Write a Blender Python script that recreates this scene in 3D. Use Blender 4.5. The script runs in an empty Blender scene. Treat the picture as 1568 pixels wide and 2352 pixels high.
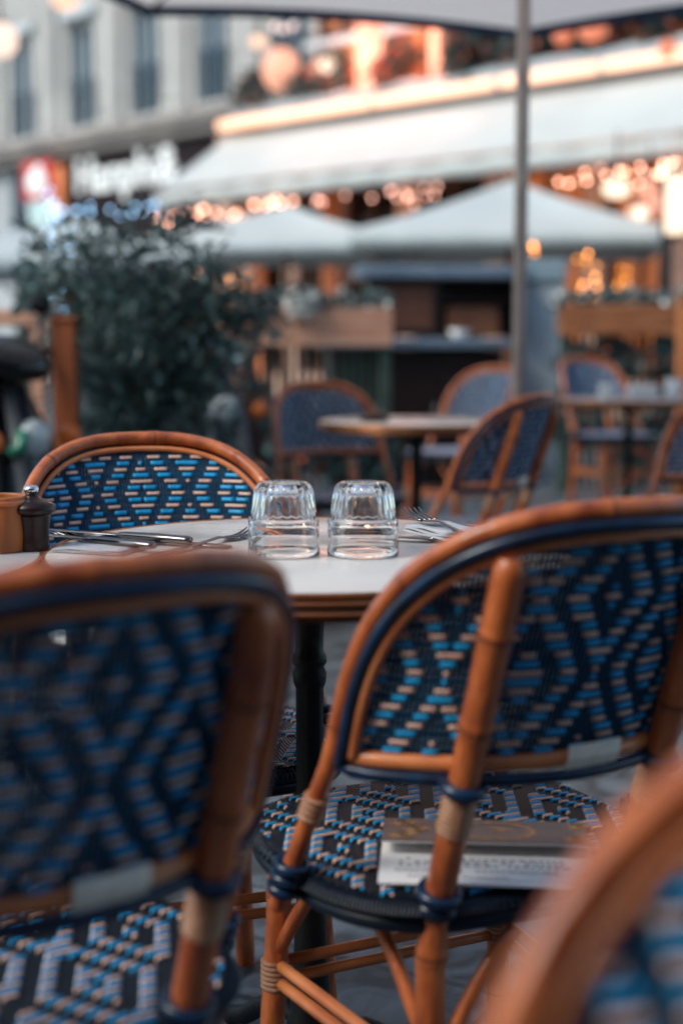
import bpy, math, random
from mathutils import Vector, Matrix
random.seed(7)
R_ = math.radians
EXPO = 1.05
sc = bpy.context.scene
col = sc.collection
PI = math.pi

# ------------------------------------------------------------------ camera
F = 3267.0            # focal length in pixels of a 1568 x 2352 picture
CZ = 0.982
PITCH = math.atan((1176 - 790) / F)
cam_d = bpy.data.cameras.new('camera')
cam = bpy.data.objects.new('camera', cam_d)
col.objects.link(cam)
cam.location = (0, 0, CZ)
cam.rotation_euler = (PI / 2 - PITCH, 0, 0)
cam_d.sensor_fit = 'VERTICAL'
cam_d.sensor_height = 36
cam_d.sensor_width = 24
cam_d.lens = 50.0
cam_d.clip_start = 0.02
cam_d.clip_end = 400
cam_d.dof.use_dof = True
cam_d.dof.focus_distance = 1.90
cam_d.dof.aperture_fstop = 2.05
sc.camera = cam

def at(px, py, Y):
    """point seen at pixel (px, py) of the 1568-wide picture at world depth Y"""
    vx, vy, vz = (px - 784) / F, 1.0, -(py - 1176) / F
    c, s = math.cos(PITCH), math.sin(PITCH)
    y = vy * c + vz * s
    z = -vy * s + vz * c
    return Vector((vx / y * Y, Y, CZ + z / y * Y))

def gz(y):
    t = min(1, max(0, (y - 6) / 2))
    return 0.085 * t * t * (3 - 2 * t)

# ------------------------------------------------------------------ helpers
class MB:
    def __init__(self):
        self.v, self.f, self.m, self.s = [], [], [], []
    def add(self, vs, fs, mi=0, smooth=True):
        o = len(self.v)
        self.v += [tuple(p) for p in vs]
        for f in fs:
            self.f.append(tuple(i + o for i in f)); self.m.append(mi); self.s.append(smooth)
    def box(self, x0, x1, y0, y1, z0, z1, mi=0, b=0.0):
        if b <= 0:
            vs = [(x, y, z) for x in (x0, x1) for y in (y0, y1) for z in (z0, z1)]
            fs = [(0, 1, 3, 2), (4, 6, 7, 5), (0, 4, 5, 1), (2, 3, 7, 6), (0, 2, 6, 4), (1, 5, 7, 3)]
            self.add(vs, fs, mi, False); return
        b = min(b, (x1 - x0) * .45, (y1 - y0) * .45, (z1 - z0) * .45)
        # chamfered box as three stacked rings
        def ring(ix, z):
            return [(x0 + ix + b, y0 + ix, z), (x1 - ix - b, y0 + ix, z), (x1 - ix, y0 + ix + b, z), (x1 - ix, y1 - ix - b, z),
                    (x1 - ix - b, y1 - ix, z), (x0 + ix + b, y1 - ix, z), (x0 + ix, y1 - ix - b, z), (x0 + ix, y0 + ix + b, z)]
        vs = ring(b * .8, z0) + ring(0, z0 + b) + ring(0, z1 - b) + ring(b * .8, z1)
        fs = [tuple(reversed(range(8))), tuple(range(24, 32))]
        for k in range(3):
            for i in range(8):
                j = (i + 1) % 8
                fs.append((k * 8 + i, k * 8 + j, k * 8 + 8 + j, k * 8 + 8 + i))
        self.add(vs, fs, mi, False)
    def tube(self, pts, r, n=10, mi=0, closed=False, caps=True, mis=None):
        pts = [Vector(p) for p in pts]
        N = len(pts)
        rad = r if isinstance(r, (list, tuple)) else [r] * N
        vs, fs = [], []
        up = None
        for i, p in enumerate(pts):
            if closed:
                t = pts[(i + 1) % N] - pts[i - 1]
            else:
                t = pts[min(i + 1, N - 1)] - pts[max(i - 1, 0)]
            t.normalize()
            if up is None:
                up = Vector((0, 0, 1)) if abs(t.z) < .9 else Vector((1, 0, 0))
            a = t.cross(up)
            if a.length < 1e-5: a = t.cross(Vector((0, 1, 0)))
            a.normalize(); b = a.cross(t); b.normalize(); up = b
            for k in range(n):
                th = 2 * PI * k / n
                vs.append(p + a * math.cos(th) * rad[i] + b * math.sin(th) * rad[i])
        for i in range(N if closed else N - 1):
            j = (i + 1) % N
            for k in range(n):
                l = (k + 1) % n
                fs.append((i * n + k, i * n + l, j * n + l, j * n + k))
        if caps and not closed:
            fs.append(tuple(range(n))[::-1]); fs.append(tuple(range((N - 1) * n, N * n)))
        m0 = len(self.m)
        self.add(vs, fs, mi)
        if mis:
            for i in range(N - 1):
                for k in range(n): self.m[m0 + i * n + k] = mis[i]
    def lathe(self, prof, n=32, c=(0, 0, 0), mi=0, mod=None, smooth=True):
        vs, fs = [], []
        for k in range(n):
            th = 2 * PI * k / n
            for i, (r, z) in enumerate(prof):
                rr = r + (mod(i, th) if mod else 0)
                vs.append((c[0] + rr * math.cos(th), c[1] + rr * math.sin(th), c[2] + z))
        P = len(prof)
        for k in range(n):
            l = (k + 1) % n
            for i in range(P - 1):
                fs.append((k * P + i, l * P + i, l * P + i + 1, k * P + i + 1))
        self.add(vs, fs, mi, smooth)
    def ball(self, c, r, n=14, mi=0, e=(1, 1, 1)):
        prof = [(math.sin(PI * i / n) * r * 1.0 + 1e-5, -math.cos(PI * i / n) * r) for i in range(n + 1)]
        o = len(self.v)
        self.lathe(prof, max(10, n), (0, 0, 0), mi)
        for i in range(o, len(self.v)):
            p = self.v[i]; self.v[i] = (c[0] + p[0] * e[0], c[1] + p[1] * e[1], c[2] + p[2] * e[2])
    def loft(self, rings, mi=0, caps=True, smooth=True):
        n = len(rings[0]); vs = [p for r in rings for p in r]; fs = []
        for i in range(len(rings) - 1):
            for k in range(n):
                l = (k + 1) % n
                fs.append((i * n + k, i * n + l, (i + 1) * n + l, (i + 1) * n + k))
        if caps:
            fs.append(tuple(range(n))[::-1]); fs.append(tuple(range((len(rings) - 1) * n, len(rings) * n)))
        self.add(vs, fs, mi, smooth)
    def leaf(self, p, d, nrm, L, W, mi=0):
        d = d.normalized(); s = d.cross(nrm)
        if s.length < 1e-4: s = d.cross(Vector((.3, .5, .8)))
        s.normalize(); u = s.cross(d)
        vs = [p, p + d * L * .35 + s * W * .5 + u * W * .18, p + d * L * .75 + s * W * .36 + u * W * .1, p + d * L - u * L * .1,
              p + d * L * .75 - s * W * .36 + u * W * .1, p + d * L * .35 - s * W * .5 + u * W * .18, p + d * L * .5]
        self.add(vs, [(0, 6, 1), (1, 6, 2), (2, 6, 3), (3, 6, 4), (4, 6, 5), (5, 6, 0)], mi, True)
    def build(self, name, mats, parent=None, loc=None, rot=None):
        me = bpy.data.meshes.new(name)
        me.from_pydata(self.v, [], self.f)
        if not isinstance(mats, (list, tuple)): mats = [mats]
        for m in mats: me.materials.append(m)
        me.polygons.foreach_set('material_index', self.m)
        me.polygons.foreach_set('use_smooth', self.s)
        me.update()
        o = bpy.data.objects.new(name, me); col.objects.link(o)
        if parent: o.parent = parent
        if loc is not None: o.location = loc
        if rot is not None: o.rotation_euler = rot
        return o

def tag(o, label, cat, group=None):
    o['label'] = label; o['category'] = cat
    if group: o['group'] = group
    return o
def empty(name, loc=(0, 0, 0), rz=0, label=None, cat=None, group=None):
    o = bpy.data.objects.new(name, None); col.objects.link(o)
    o.empty_display_size = .05
    o.location = loc; o.rotation_euler = (0, 0, rz)
    if label: tag(o, label, cat, group)
    return o
def structure(o):
    o['kind'] = 'structure'; return o
KIDS = {}
def copy_tree(o, parent=None):
    c = o.copy(); col.objects.link(c)
    if parent: c.parent = parent
    for ch in list(o.children): copy_tree(ch, c)
    return c

# ------------------------------------------------------------------ materials
def mat(name, c, rough=.5, metal=0., coat=0., var=0., vscale=8., stretch=(1, 1, 1), c2=None, bump=0., bscale=60., emit=0., ecol=None,
        trans=0., ior=1.45, spec=.5, translucent=0., sheen=0., lo=.38, hi=.62, rvar=0.):
    m = bpy.data.materials.new(name); m.use_nodes = True
    nt = m.node_tree; b = nt.nodes['Principled BSDF']
    b.inputs['Base Color'].default_value = (*c, 1)
    b.inputs['Roughness'].default_value = rough
    b.inputs['Metallic'].default_value = metal
    b.inputs['Coat Weight'].default_value = coat
    b.inputs['Coat Roughness'].default_value = .18
    b.inputs['IOR'].default_value = ior
    b.inputs['Specular IOR Level'].default_value = spec
    b.inputs['Transmission Weight'].default_value = trans
    if sheen: b.inputs['Sheen Weight'].default_value = sheen
    if emit:
        b.inputs['Emission Color'].default_value = (*(ecol or c), 1)
        b.inputs['Emission Strength'].default_value = emit / 2 ** EXPO
    if var or c2 or bump or rvar:
        tc = nt.nodes.new('ShaderNodeTexCoord'); mp = nt.nodes.new('ShaderNodeMapping')
        mp.inputs['Scale'].default_value = stretch
        nt.links.new(tc.outputs['Object'], mp.inputs['Vector'])
        no = nt.nodes.new('ShaderNodeTexNoise'); no.inputs['Scale'].default_value = vscale
        no.inputs['Detail'].default_value = 6
        nt.links.new(mp.outputs['Vector'], no.inputs['Vector'])
        if var or c2:
            rp = nt.nodes.new('ShaderNodeValToRGB')
            k2 = c2 or tuple(x * (1 - var) for x in c)
            rp.color_ramp.elements[0].color = (*k2, 1); rp.color_ramp.elements[1].color = (*c, 1)
            rp.color_ramp.elements[0].position = lo; rp.color_ramp.elements[1].position = hi
            nt.links.new(no.outputs['Fac'], rp.inputs['Fac'])
            nt.links.new(rp.outputs['Color'], b.inputs['Base Color'])
        if rvar:
            mr = nt.nodes.new('ShaderNodeMapRange')
            mr.inputs['From Min'].default_value = .3; mr.inputs['From Max'].default_value = .7
            mr.inputs['To Min'].default_value = rough; mr.inputs['To Max'].default_value = rough + rvar
            nt.links.new(no.outputs['Fac'], mr.inputs['Value']); nt.links.new(mr.outputs['Result'], b.inputs['Roughness'])
        if bump:
            n2 = nt.nodes.new('ShaderNodeTexNoise'); n2.inputs['Scale'].default_value = bscale; n2.inputs['Detail'].default_value = 5
            nt.links.new(mp.outputs['Vector'], n2.inputs['Vector'])
            bp = nt.nodes.new('ShaderNodeBump'); bp.inputs['Strength'].default_value = bump; bp.inputs['Distance'].default_value = .01
            nt.links.new(n2.outputs['Fac'], bp.inputs['Height']); nt.links.new(bp.outputs['Normal'], b.inputs['Normal'])
    if translucent:
        out = nt.nodes['Material Output']; mx = nt.nodes.new('ShaderNodeMixShader'); tr = nt.nodes.new('ShaderNodeBsdfTranslucent')
        tr.inputs['Color'].default_value = (*c, 1); mx.inputs['Fac'].default_value = translucent
        nt.links.new(b.outputs['BSDF'], mx.inputs[1]); nt.links.new(tr.outputs['BSDF'], mx.inputs[2])
        nt.links.new(mx.outputs['Shader'], out.inputs['Surface'])
    return m

CANE = mat('rattan_cane', (.58, .145, .034), .26, coat=.5, c2=(.26, .046, .010), vscale=16, stretch=(2.2, 2.2, .8), bump=.22, bscale=70, lo=.30, hi=.66, rvar=.28)
CANE_N = mat('cane_node', (.20, .050, .016), .5)
CANE_L = mat('cane_light', (.68, .225, .075), .36, coat=.3, c2=(.52, .14, .04), vscale=14)
CANE_W = mat('cane_binding_skin', (.46, .24, .14), .45, coat=.1, c2=(.34, .16, .09), vscale=30, bump=.2, bscale=150)
NAVY = mat('navy_strand', (.006, .058, .122), .42, spec=.3, c2=(.004, .036, .080), vscale=60)
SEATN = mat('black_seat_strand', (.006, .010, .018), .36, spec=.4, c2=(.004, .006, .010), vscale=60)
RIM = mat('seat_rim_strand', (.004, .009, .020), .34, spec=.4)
NAVY_P = mat('navy_piping', (.006, .026, .066), .26, spec=.5, c2=(.006, .012, .03), vscale=30)
BLUE = mat('blue_strand', (.005, .34, .70), .36, c2=(.003, .27, .56), vscale=50)
CREAM = mat('cream_strand', (.80, .52, .42), .40, c2=(.66, .41, .32), vscale=50)
PLATE = mat('cream_plate', (.94, .85, .72), .4, var=.12, vscale=60)
TABLE = mat('white_laminate', (.66, .62, .59), .10, coat=.0, c2=(.61, .57, .545), vscale=7, rvar=.22)
BRASS = mat('copper_edge', (.55, .22, .085), .30, metal=.85, c2=(.42, .15, .06), vscale=20)
BRASS_D = mat('copper_groove', (.12, .055, .03), .45, metal=.6)
IRON = mat('black_iron', (.008, .0085, .010), .5, spec=.3, bump=.15, bscale=90)
GLASS = mat('clear_glass', (1, 1, 1), 0.0, trans=1., ior=1.5)
STEEL = mat('steel_cutlery', (.17, .155, .155), .12, metal=1.)
PAPER = mat('white_paper', (.72, .70, .70), .7)
NAPKIN = mat('paper_napkin', (.42, .42, .45), .85, bump=.3, bscale=80)
COVER = mat('menu_cover', (.052, .046, .056), .45, c2=(.085, .066, .066), vscale=14)
GOLD = mat('gold_print', (.30, .15, .06), .45)
INK = mat('ink', (.05, .05, .08), .7)
MILL = mat('mill_wood', (.024, .008, .006), .32, spec=.35, coat=.12, c2=(.018, .006, .005), vscale=30)
POT = mat('orange_wood', (.42, .13, .035), .45, c2=(.30, .085, .025), vscale=14, stretch=(4, 4, .6))
CANVAS = mat('white_canvas', (.66, .70, .69), .85, c2=(.60, .64, .635), vscale=1.2, bump=.05, bscale=30, translucent=.25)
CANVAS_U = mat('beige_canvas', (.84, .80, .78), .85, c2=(.78, .74, .71), vscale=2, translucent=.75)
NAVY_C = mat('navy_canvas', (.012, .035, .085), .8)
ALU = mat('umbrella_pole_paint', (.52, .43, .39), .35, metal=.3, var=.2)
WOOD = mat('terrace_wood', (.36, .135, .055), .55, c2=(.22, .075, .03), vscale=5, stretch=(1, 1, 7))
WOOD_P = mat('pale_wood', (.66, .36, .25), .6, c2=(.50, .24, .15), vscale=4, stretch=(1, 1, 7))
WOOD_D = mat('dark_wood', (.11, .038, .020), .55, c2=(.06, .02, .012), vscale=5, stretch=(1, 1, 7))
LEAF = mat('leaf_green', (.090, .165, .170), .28, c2=(.038, .078, .086), vscale=7, translucent=.25)
LEAF_B = mat('leaf_light', (.15, .22, .21), .30, c2=(.05, .09, .085), vscale=7, translucent=.25)
PETAL = mat('white_petal', (.75, .75, .72), .7)
PETAL_O = mat('orange_petal', (.60, .10, .03), .7)
BARK = mat('bark', (.10, .065, .045), .85, bump=.4)
BLACKP = mat('black_paint', (.006, .006, .008), .25, spec=.35, coat=.15)
RUBBER = mat('rubber', (.015, .015, .016), .8)
DGLASS = mat('dark_glass', (.012, .008, .007), .12, spec=.25)
CHROME = mat('chrome', (.70, .73, .76), .12, metal=1.)
PLASTIC = mat('grey_plastic', (.05, .055, .065), .45)
SILVERP = mat('slate_paint', (.07, .095, .13), .25, metal=.3, coat=.3)
LENS = mat('headlamp_lens', (.40, .46, .48), .12, coat=.6)
LENS_G = mat('green_lens', (.02, .20, .12), .15, coat=.5)
AMBER_L = mat('amber_lens', (.40, .09, .015), .2, emit=.06, ecol=(1, .25, .04))
REDP = mat('red_panel', (.45, .02, .018), .4, emit=.22, ecol=(1, .05, .035))
WHITE_E = mat('white_sign_face', (.6, .6, .6), .5, emit=.6, ecol=(.95, 1, 1))
GREY_M = mat('grey_cabinet_paint', (.48, .53, .56), .5, var=.15, vscale=3)
STONE = mat('cream_stone', (.50, .485, .465), .85, c2=(.38, .37, .36), vscale=.9, bump=.15, bscale=6)
STONE_D = mat('grey_cornice', (.30, .265, .245), .85, c2=(.21, .19, .18), vscale=1.5)
FRAMEW = mat('white_frame', (.55, .60, .64), .6)
WINB = mat('blue_glass', (.010, .050, .085), .15, spec=.2)
SHUT = mat('blue_shutter', (.05, .11, .16), .6)
FASCIA = mat('fascia_plum', (.016, .007, .009), .6, spec=.2)
ORANGE = mat('orange_paint', (.60, .17, .055), .6, c2=(.5, .13, .04), vscale=3)
PEACH = mat('peach_render', (.62, .40, .31), .85, c2=(.52, .31, .23), vscale=1.2)
PEACH_P = mat('peach_pilaster', (.66, .40, .32), .8, c2=(.58, .33, .26), vscale=2)
GREYW = mat('grey_render', (.44, .46, .48), .85, c2=(.38, .40, .42), vscale=1.2)
GLOW_O = mat('warm_interior_glass', (.25, .07, .02), .3, c2=(.08, .025, .01), vscale=2.2, emit=.32, ecol=(1., .27, .07))
GLOW_P = mat('warm_pane', (.5, .2, .1), .3, emit=.5, ecol=(1., .30, .12))
def bulb_mat(name, c, e): return mat(name, tuple(x * .25 for x in c), .4, emit=e, ecol=c)
WARM = bulb_mat('warm_bulb', (1., .47, .32), 12)
WARM2 = bulb_mat('warm_bulb_dim', (1., .50, .38), 6)
COOL = bulb_mat('cool_bulb', (.36, .66, 1.), 6)
AMBER = bulb_mat('amber_bulb', (1., .34, .09), 10)
AMBER2 = bulb_mat('amber_bulb_dim', (1., .33, .04), 5)
GLOBE = bulb_mat('white_globe', (1., .84, .66), 1.8)
GLOBE_P = bulb_mat('peach_globe', (1., .60, .42), 1.3)
STRIP = bulb_mat('strip_light', (1., .56, .37), 2.2)
STRIP_P = bulb_mat('lantern_glass', (1., .74, .54), 1.9)

# ground: bluish granite paving with mottling and joints
def ground_mat():
    m = bpy.data.materials.new('granite_paving'); m.use_nodes = True
    nt = m.node_tree; b = nt.nodes['Principled BSDF']; b.inputs['Roughness'].default_value = .55
    tc = nt.nodes.new('ShaderNodeTexCoord'); mp = nt.nodes.new('ShaderNodeMapping')
    mp.inputs['Rotation'].default_value = (0, 0, .5)
    nt.links.new(tc.outputs['Object'], mp.inputs['Vector'])
    br = nt.nodes.new('ShaderNodeTexBrick')
    br.inputs['Color1'].default_value = (.060, .073, .083, 1); br.inputs['Color2'].default_value = (.078, .092, .102, 1)
    br.inputs['Mortar'].default_value = (.030, .036, .042, 1); br.inputs['Scale'].default_value = 1.3
    br.inputs['Mortar Size'].default_value = .010
    nt.links.new(mp.outputs['Vector'], br.inputs['Vector'])
    no = nt.nodes.new('ShaderNodeTexNoise'); no.inputs['Scale'].default_value = 9; no.inputs['Detail'].default_value = 9; no.inputs['Distortion'].default_value = 1.2
    nt.links.new(tc.outputs['Object'], no.inputs['Vector'])
    rp = nt.nodes.new('ShaderNodeValToRGB')
    rp.color_ramp.elements[0].position = .38; rp.color_ramp.elements[0].color = (.45, .45, .48, 1)
    rp.color_ramp.elements[1].position = .66; rp.color_ramp.elements[1].color = (1.9, 1.95, 2.0, 1)
    nt.links.new(no.outputs['Fac'], rp.inputs['Fac'])
    mx = nt.nodes.new('ShaderNodeMix'); mx.data_type = 'RGBA'; mx.blend_type = 'MULTIPLY'; mx.inputs['Factor'].default_value = 1
    nt.links.new(br.outputs['Color'], mx.inputs['A']); nt.links.new(rp.outputs['Color'], mx.inputs['B'])
    nt.links.new(mx.outputs['Result'], b.inputs['Base Color'])
    bp = nt.nodes.new('ShaderNodeBump'); bp.inputs['Strength'].default_value = .5; bp.inputs['Distance'].default_value = .01
    nt.links.new(no.outputs['Fac'], bp.inputs['Height']); nt.links.new(bp.outputs['Normal'], b.inputs['Normal'])
    return m
g = MB()
ys = [-30, -5, 0, 3, 5.9] + [6 + i * .2 for i in range(11)] + [8.5, 12, 20, 40, 200]
xs = [-150, -10, -3, 0, 3, 10, 150]
g.add([(x, y, gz(y)) for y in ys for x in xs],
      [(i * 7 + j, i * 7 + j + 1, i * 7 + 8 + j, i * 7 + 7 + j) for i in range(len(ys) - 1) for j in range(6)])
structure(g.build('ground', ground_mat()))

# ------------------------------------------------------------------ the rattan bistro chair
RB, YC, LEAN = .25, .033, .35
SMAX, Z0, HT, NEXP = RB * R_(56), .60, .834 - .60, 2.65
def Mp(s, z, off=0.):
    a = s / RB; r = RB + off
    zz = max(z, .37)
    return Vector((r * math.sin(a), YC - r * math.cos(a) - LEAN * (zz - .58), z))
def outline(inset, zb, n=44, dip=0.):
    S, H = SMAX - inset, HT - inset
    pts = []
    for z in [zb + (Z0 - zb) * i / 6 for i in range(6)]: pts.append((-S - (max(0, .58 - z)) * .20 * dip, z))
    for i in range(n + 1):
        th = PI * i / n
        c, s = math.cos(th), math.sin(th)
        pts.append((-S * math.copysign(abs(c) ** (2 / NEXP), c), Z0 + H * abs(s) ** (2 / NEXP)))
    for z in [zb + (Z0 - zb) * i / 6 for i in range(5, -1, -1)]: pts.append((S + (max(0, .58 - z)) * .20 * dip, z))
    return pts
def node_radii(pts, r, spots):
    """bamboo: slight swelling at the nodes"""
    L = [0]
    for a, b in zip(pts, pts[1:]): L.append(L[-1] + (Vector(b) - Vector(a)).length)
    out = []
    for l in L:
        d = min(abs(l - q) for q in spots)
        out.append(r * (1 + .13 * max(0, 1 - d / .012) - (.07 if d < .0016 else 0)))
    return out
def node_mi(pts, spots):
    L = [0]
    for a, b in zip(pts, pts[1:]): L.append(L[-1] + (Vector(b) - Vector(a)).length)
    return [1 if min(abs((a + b) / 2 - q) for q in spots) < .0022 else 0 for a, b in zip(L, L[1:])]
def dense(pts, step):
    out = [Vector(pts[0])]
    for a, b in zip(pts, pts[1:]):
        a, b = Vector(a), Vector(b); k = max(1, int((b - a).length / step + .5))
        for i in range(1, k + 1): out.append(a.lerp(b, i / k))
    return out

def weave_over(i, j, P=15, Q=8.5, k=1.15, ph=0.0, M=7.5, L=4.0):
    x = abs((i + P) % (2 * P) - P)
    y = abs((j + Q) % (2 * Q) - Q)
    return ((x + k * y + ph) % M) < L

def make_chair():
    root = empty('bistro_chair')
    # --- back loop
    mb = MB()
    p = dense([Mp(s, z, 0) for s, z in outline(0, .388, dip=1.)], .003)
    sp = [.06, .25, .43, .64, .83, 1.02]
    mb.tube(p, node_radii(p, .0100, sp), 14, mis=node_mi(p, sp))
    loop = mb.build('back_frame', [CANE, CANE_N], root)
    # --- navy piping between loop and inner cane, on the outside of the back
    mb = MB()
    p = [Mp(s, z, .0115) for s, z in outline(.0140, .570)]
    q = [Mp(s, .566 - .004 * math.cos(s * 7), .012) for s in [SMAX - .0140 - i * (2 * (SMAX - .0140)) / 30 for i in range(31)]]
    mb.tube(p + q[1:-1], .0070, 10, closed=True)
    mb.build('piping', NAVY_P, root)
    mb = MB()
    mb.tube([Mp(s, z, -.003) for s, z in outline(.0168, .580)], .0046, 10)
    mb.build('inner_cane', CANE_L, root)
    mb = MB()
    mb.tube([Mp(s, z, .0095) for s, z in outline(.0240, .580)], .0055, 10)
    mb.build('outer_cane', CANE_L, root)
    # --- woven panel: navy warp strands, blue and cream weft floating over and under them
    mb = MB(); INS = .0205; pw = .0049; ph = .0093
    S, H = SMAX - INS, HT - INS
    def ztop(s): return Z0 + H * max(0., 1 - abs(s / S) ** NEXP) ** (1 / NEXP)
    ns = int(S / pw)
    for i in range(-ns, ns + 1):
        s = i * pw; zt = ztop(s)
        k = 9
        mb.tube([Mp(s, .583 + (zt - .583) * t / k, 0) for t in range(k + 1)], .00205, 6, 0, caps=False)
    j = 0; z = .590
    while z < Z0 + H - .004:
        w = S if z <= Z0 else S * (1 - ((z - Z0) / H) ** NEXP) ** (1 / NEXP)
        n = int(w / pw)
        rings = []
        hh, tt = (.0034 if j % 2 == 0 else .0025), .0014
        def ring(s, off):
            return [Mp(s, z - hh, off), Mp(s, z - hh * .55, off + tt), Mp(s, z + hh * .55, off + tt), Mp(s, z + hh, off),
                    Mp(s, z + hh * .55, off - tt), Mp(s, z - hh * .55, off - tt)]
        for i in range(-n, n + 1):
            o = -.0030 if weave_over(i, j, ph=5.6) else .0030       # negative = towards the sitter
            nx = -.0030 if weave_over(i + 1, j, ph=5.6) else .0030
            rings.append(ring(i * pw - pw * .28, o)); rings.append(ring(i * pw + pw * .28, o))
        mb.loft(rings, 1 if j % 2 == 0 else 2)
        z += ph; j += 1
    mb.build('woven_back', [NAVY, BLUE, CREAM], root)
    # --- bottom rail of the back
    mb = MB()
    rail = [Mp(-S - .004 + 2 * (S + .004) * i / 30, .579, .003) for i in range(31)]
    mb.tube(rail, .0088, 10)
    rl = mb.build('back_rail', CANE_L, root)
    # maker's plate bent round the rail
    mb = MB()
    rg = []
    for i in range(9):
        s = -.014 + .062 * i / 8
        rg.append([Mp(s, .5675, .0125), Mp(s, .580, .0150), Mp(s, .5945, .0115), Mp(s, .5945, .0103), Mp(s, .580, .0138), Mp(s, .5675, .0113)])
    mb.loft(rg, 0, smooth=False)
    mb.build('name_plate', PLATE, rl)
    # --- rear legs run up to the loop
    for sg in (-1, 1):
        mb = MB()
        s = sg * .1117
        pts = [Mp(s, z, o_) for z, o_ in ((.790, .011), (.778, .016), (.74, .020), (.66, .020), (.58, .020), (.52, .020), (.420, .020))]
        top = pts[-1]
        pts += [Vector((top.x + sg * .004, top.y + .004, .36)), Vector((top.x + sg * .010, top.y - .004, .18)), Vector((top.x + sg * .018, top.y - .018, 0))]
        pts = dense(pts, .003)
        sp = [.075, .175, .44, .62]
        rr_ = node_radii(pts, .0155, sp)
        rr_ = [r_ * min(1, .84 + .05 * i) for i, r_ in enumerate(rr_)]
        mb.tube(pts, rr_, 14, mis=node_mi(pts, sp))
        lg = mb.build('rear_leg', [CANE, CANE_N], root)
        mb = MB()
        for k in range(7):
            zc = .512 + k * .0058
            c = Mp(s, zc, .020)
            d = (Mp(s, zc + .003, .020) - Mp(s, zc - .003, .020)).normalized()
            mb.tube([c - d * .0031, c - d * .0015, c + d * .0015, c + d * .0031], [.0162, .0176, .0176, .0162], 14)
        mb.build('cane_binding', CANE_W, lg)
        for nm, rings_ in (('navy_binding', ((.560, .0205, .0075),)), ('seat_binding', ((.4375, .0212, .0072), (.4245, .0207, .0072)))):
          mb = MB()
          for zc, rr, q in rings_:
            c = Mp(s, zc, .020)
            d = Vector((0, -LEAN, 1)).normalized()
            ax = Vector((1, 0, 0)); ay = d.cross(ax)
            mb.tube([c + ax * math.cos(2 * PI * t / 18) * (rr - q * .5) + ay * math.sin(2 * PI * t / 18) * (rr - q * .5) for t in range(18)], q, 8, closed=True)
          mb.build(nm, NAVY_P, lg)
    # bindings where the loop ends meet the seat
    for sg in (-1, 1):
        mb = MB()
        for zc in (.414, .428, .442):
            s = sg * (SMAX + (.58 - zc) * .20)
            c = Mp(s, zc, 0); d = Vector((0, -LEAN, 1)).normalized(); ax = Vector((1, 0, 0)); ay = d.cross(ax)
            mb.tube([c + ax * math.cos(2 * PI * t / 16) * .0130 + ay * math.sin(2 * PI * t / 16) * .0130 for t in range(16)], .0065, 8, closed=True)
        mb.build('seat_binding', NAVY_P, loop)
        mb = MB()
        for zc in (.505, .512, .519, .526):
            s = sg * (SMAX + (.58 - zc) * .20)
            c = Mp(s, zc, 0); d = Vector((0, -LEAN, 1)).normalized(); ax = Vector((1, 0, 0)); ay = d.cross(ax)
            mb.tube([c + ax * math.cos(2 * PI * t / 16) * .0105 + ay * math.sin(2 * PI * t / 16) * .0105 for t in range(16)], .0036, 6, closed=True)
        mb.build('cane_binding', CANE_W, loop)
    # --- seat
    SY0, SY1, ZS = -.178, .208, .432
    cy = (SY0 + SY1) / 2; hy = (SY1 - SY0) / 2
    def swid(y):
        t = (y - cy) / hy
        base = max(0., 1 - abs(t) ** 3.4) ** (1 / 3.4)
        return (0.213 if t > 0 else 0.213 - .020 * t * t) * base
    N = 72
    edge = []
    for k in range(N):
        th = 2 * PI * k / N
        c, s = math.cos(th), math.sin(th)
        y = cy + hy * math.copysign(abs(s) ** (2 / 3.4), s)
        t = (y - cy) / hy
        wx = 0.213 if t > 0 else 0.213 - .020 * t * t
        edge.append((wx * math.copysign(abs(c) ** (2 / 3.4), c), y))
    mb = MB()
    for zc, rr, ins in ((ZS - .011, .0105, .006), (ZS - .028, .0095, .010)):
        mb.tube([(x * (1 - ins / .2), cy + (y - cy) * (1 - ins / .2), zc) for x, y in edge], rr, 10, closed=True)
    # short turned-over strands all round the rim
    for k in range(0, 220):
        th = 2 * PI * k / 220
        c, s = math.cos(th), math.sin(th)
        y = cy + hy * math.copysign(abs(s) ** (2 / 3.4), s); t = (y - cy) / hy
        x = (0.213 if t > 0 else 0.213 - .020 * t * t) * math.copysign(abs(c) ** (2 / 3.4), c)
        d = Vector((x, y - cy, 0)).normalized()
        e = Vector((x, y, 0)) - d * .006
        mb.tube([e - d * .006 + Vector((0, 0, ZS + .0005)), e + d * .006 + Vector((0, 0, ZS - .002)), e + d * .0125 + Vector((0, 0, ZS - .013))], .0017, 5, 0, caps=False)
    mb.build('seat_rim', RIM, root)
    mb = MB(); pw2 = .0048; ph2 = .0092
    def crown(x, y): return ZS - .006 * ((x / .2) ** 2) * 0 + .004 * (1 - (x / .2) ** 2) * (1 - ((y - cy) / hy) ** 2)
    nx = int(.208 / pw2)
    for i in range(-nx, nx + 1):
        x = i * pw2
        y0 = y1 = None
        yy = [SY0 + (SY1 - SY0) * t / 120 for t in range(121)]
        ok = [y for y in yy if swid(y) - .006 > abs(x)]
        if len(ok) < 3: continue
        y0, y1 = ok[0], ok[-1]
        mb.tube([(x, y0 + (y1 - y0) * t / 8, crown(x, y0 + (y1 - y0) * t / 8)) for t in range(9)], .0021, 6, 0, caps=False)
    j = 0; y = SY0 + .012
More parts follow.
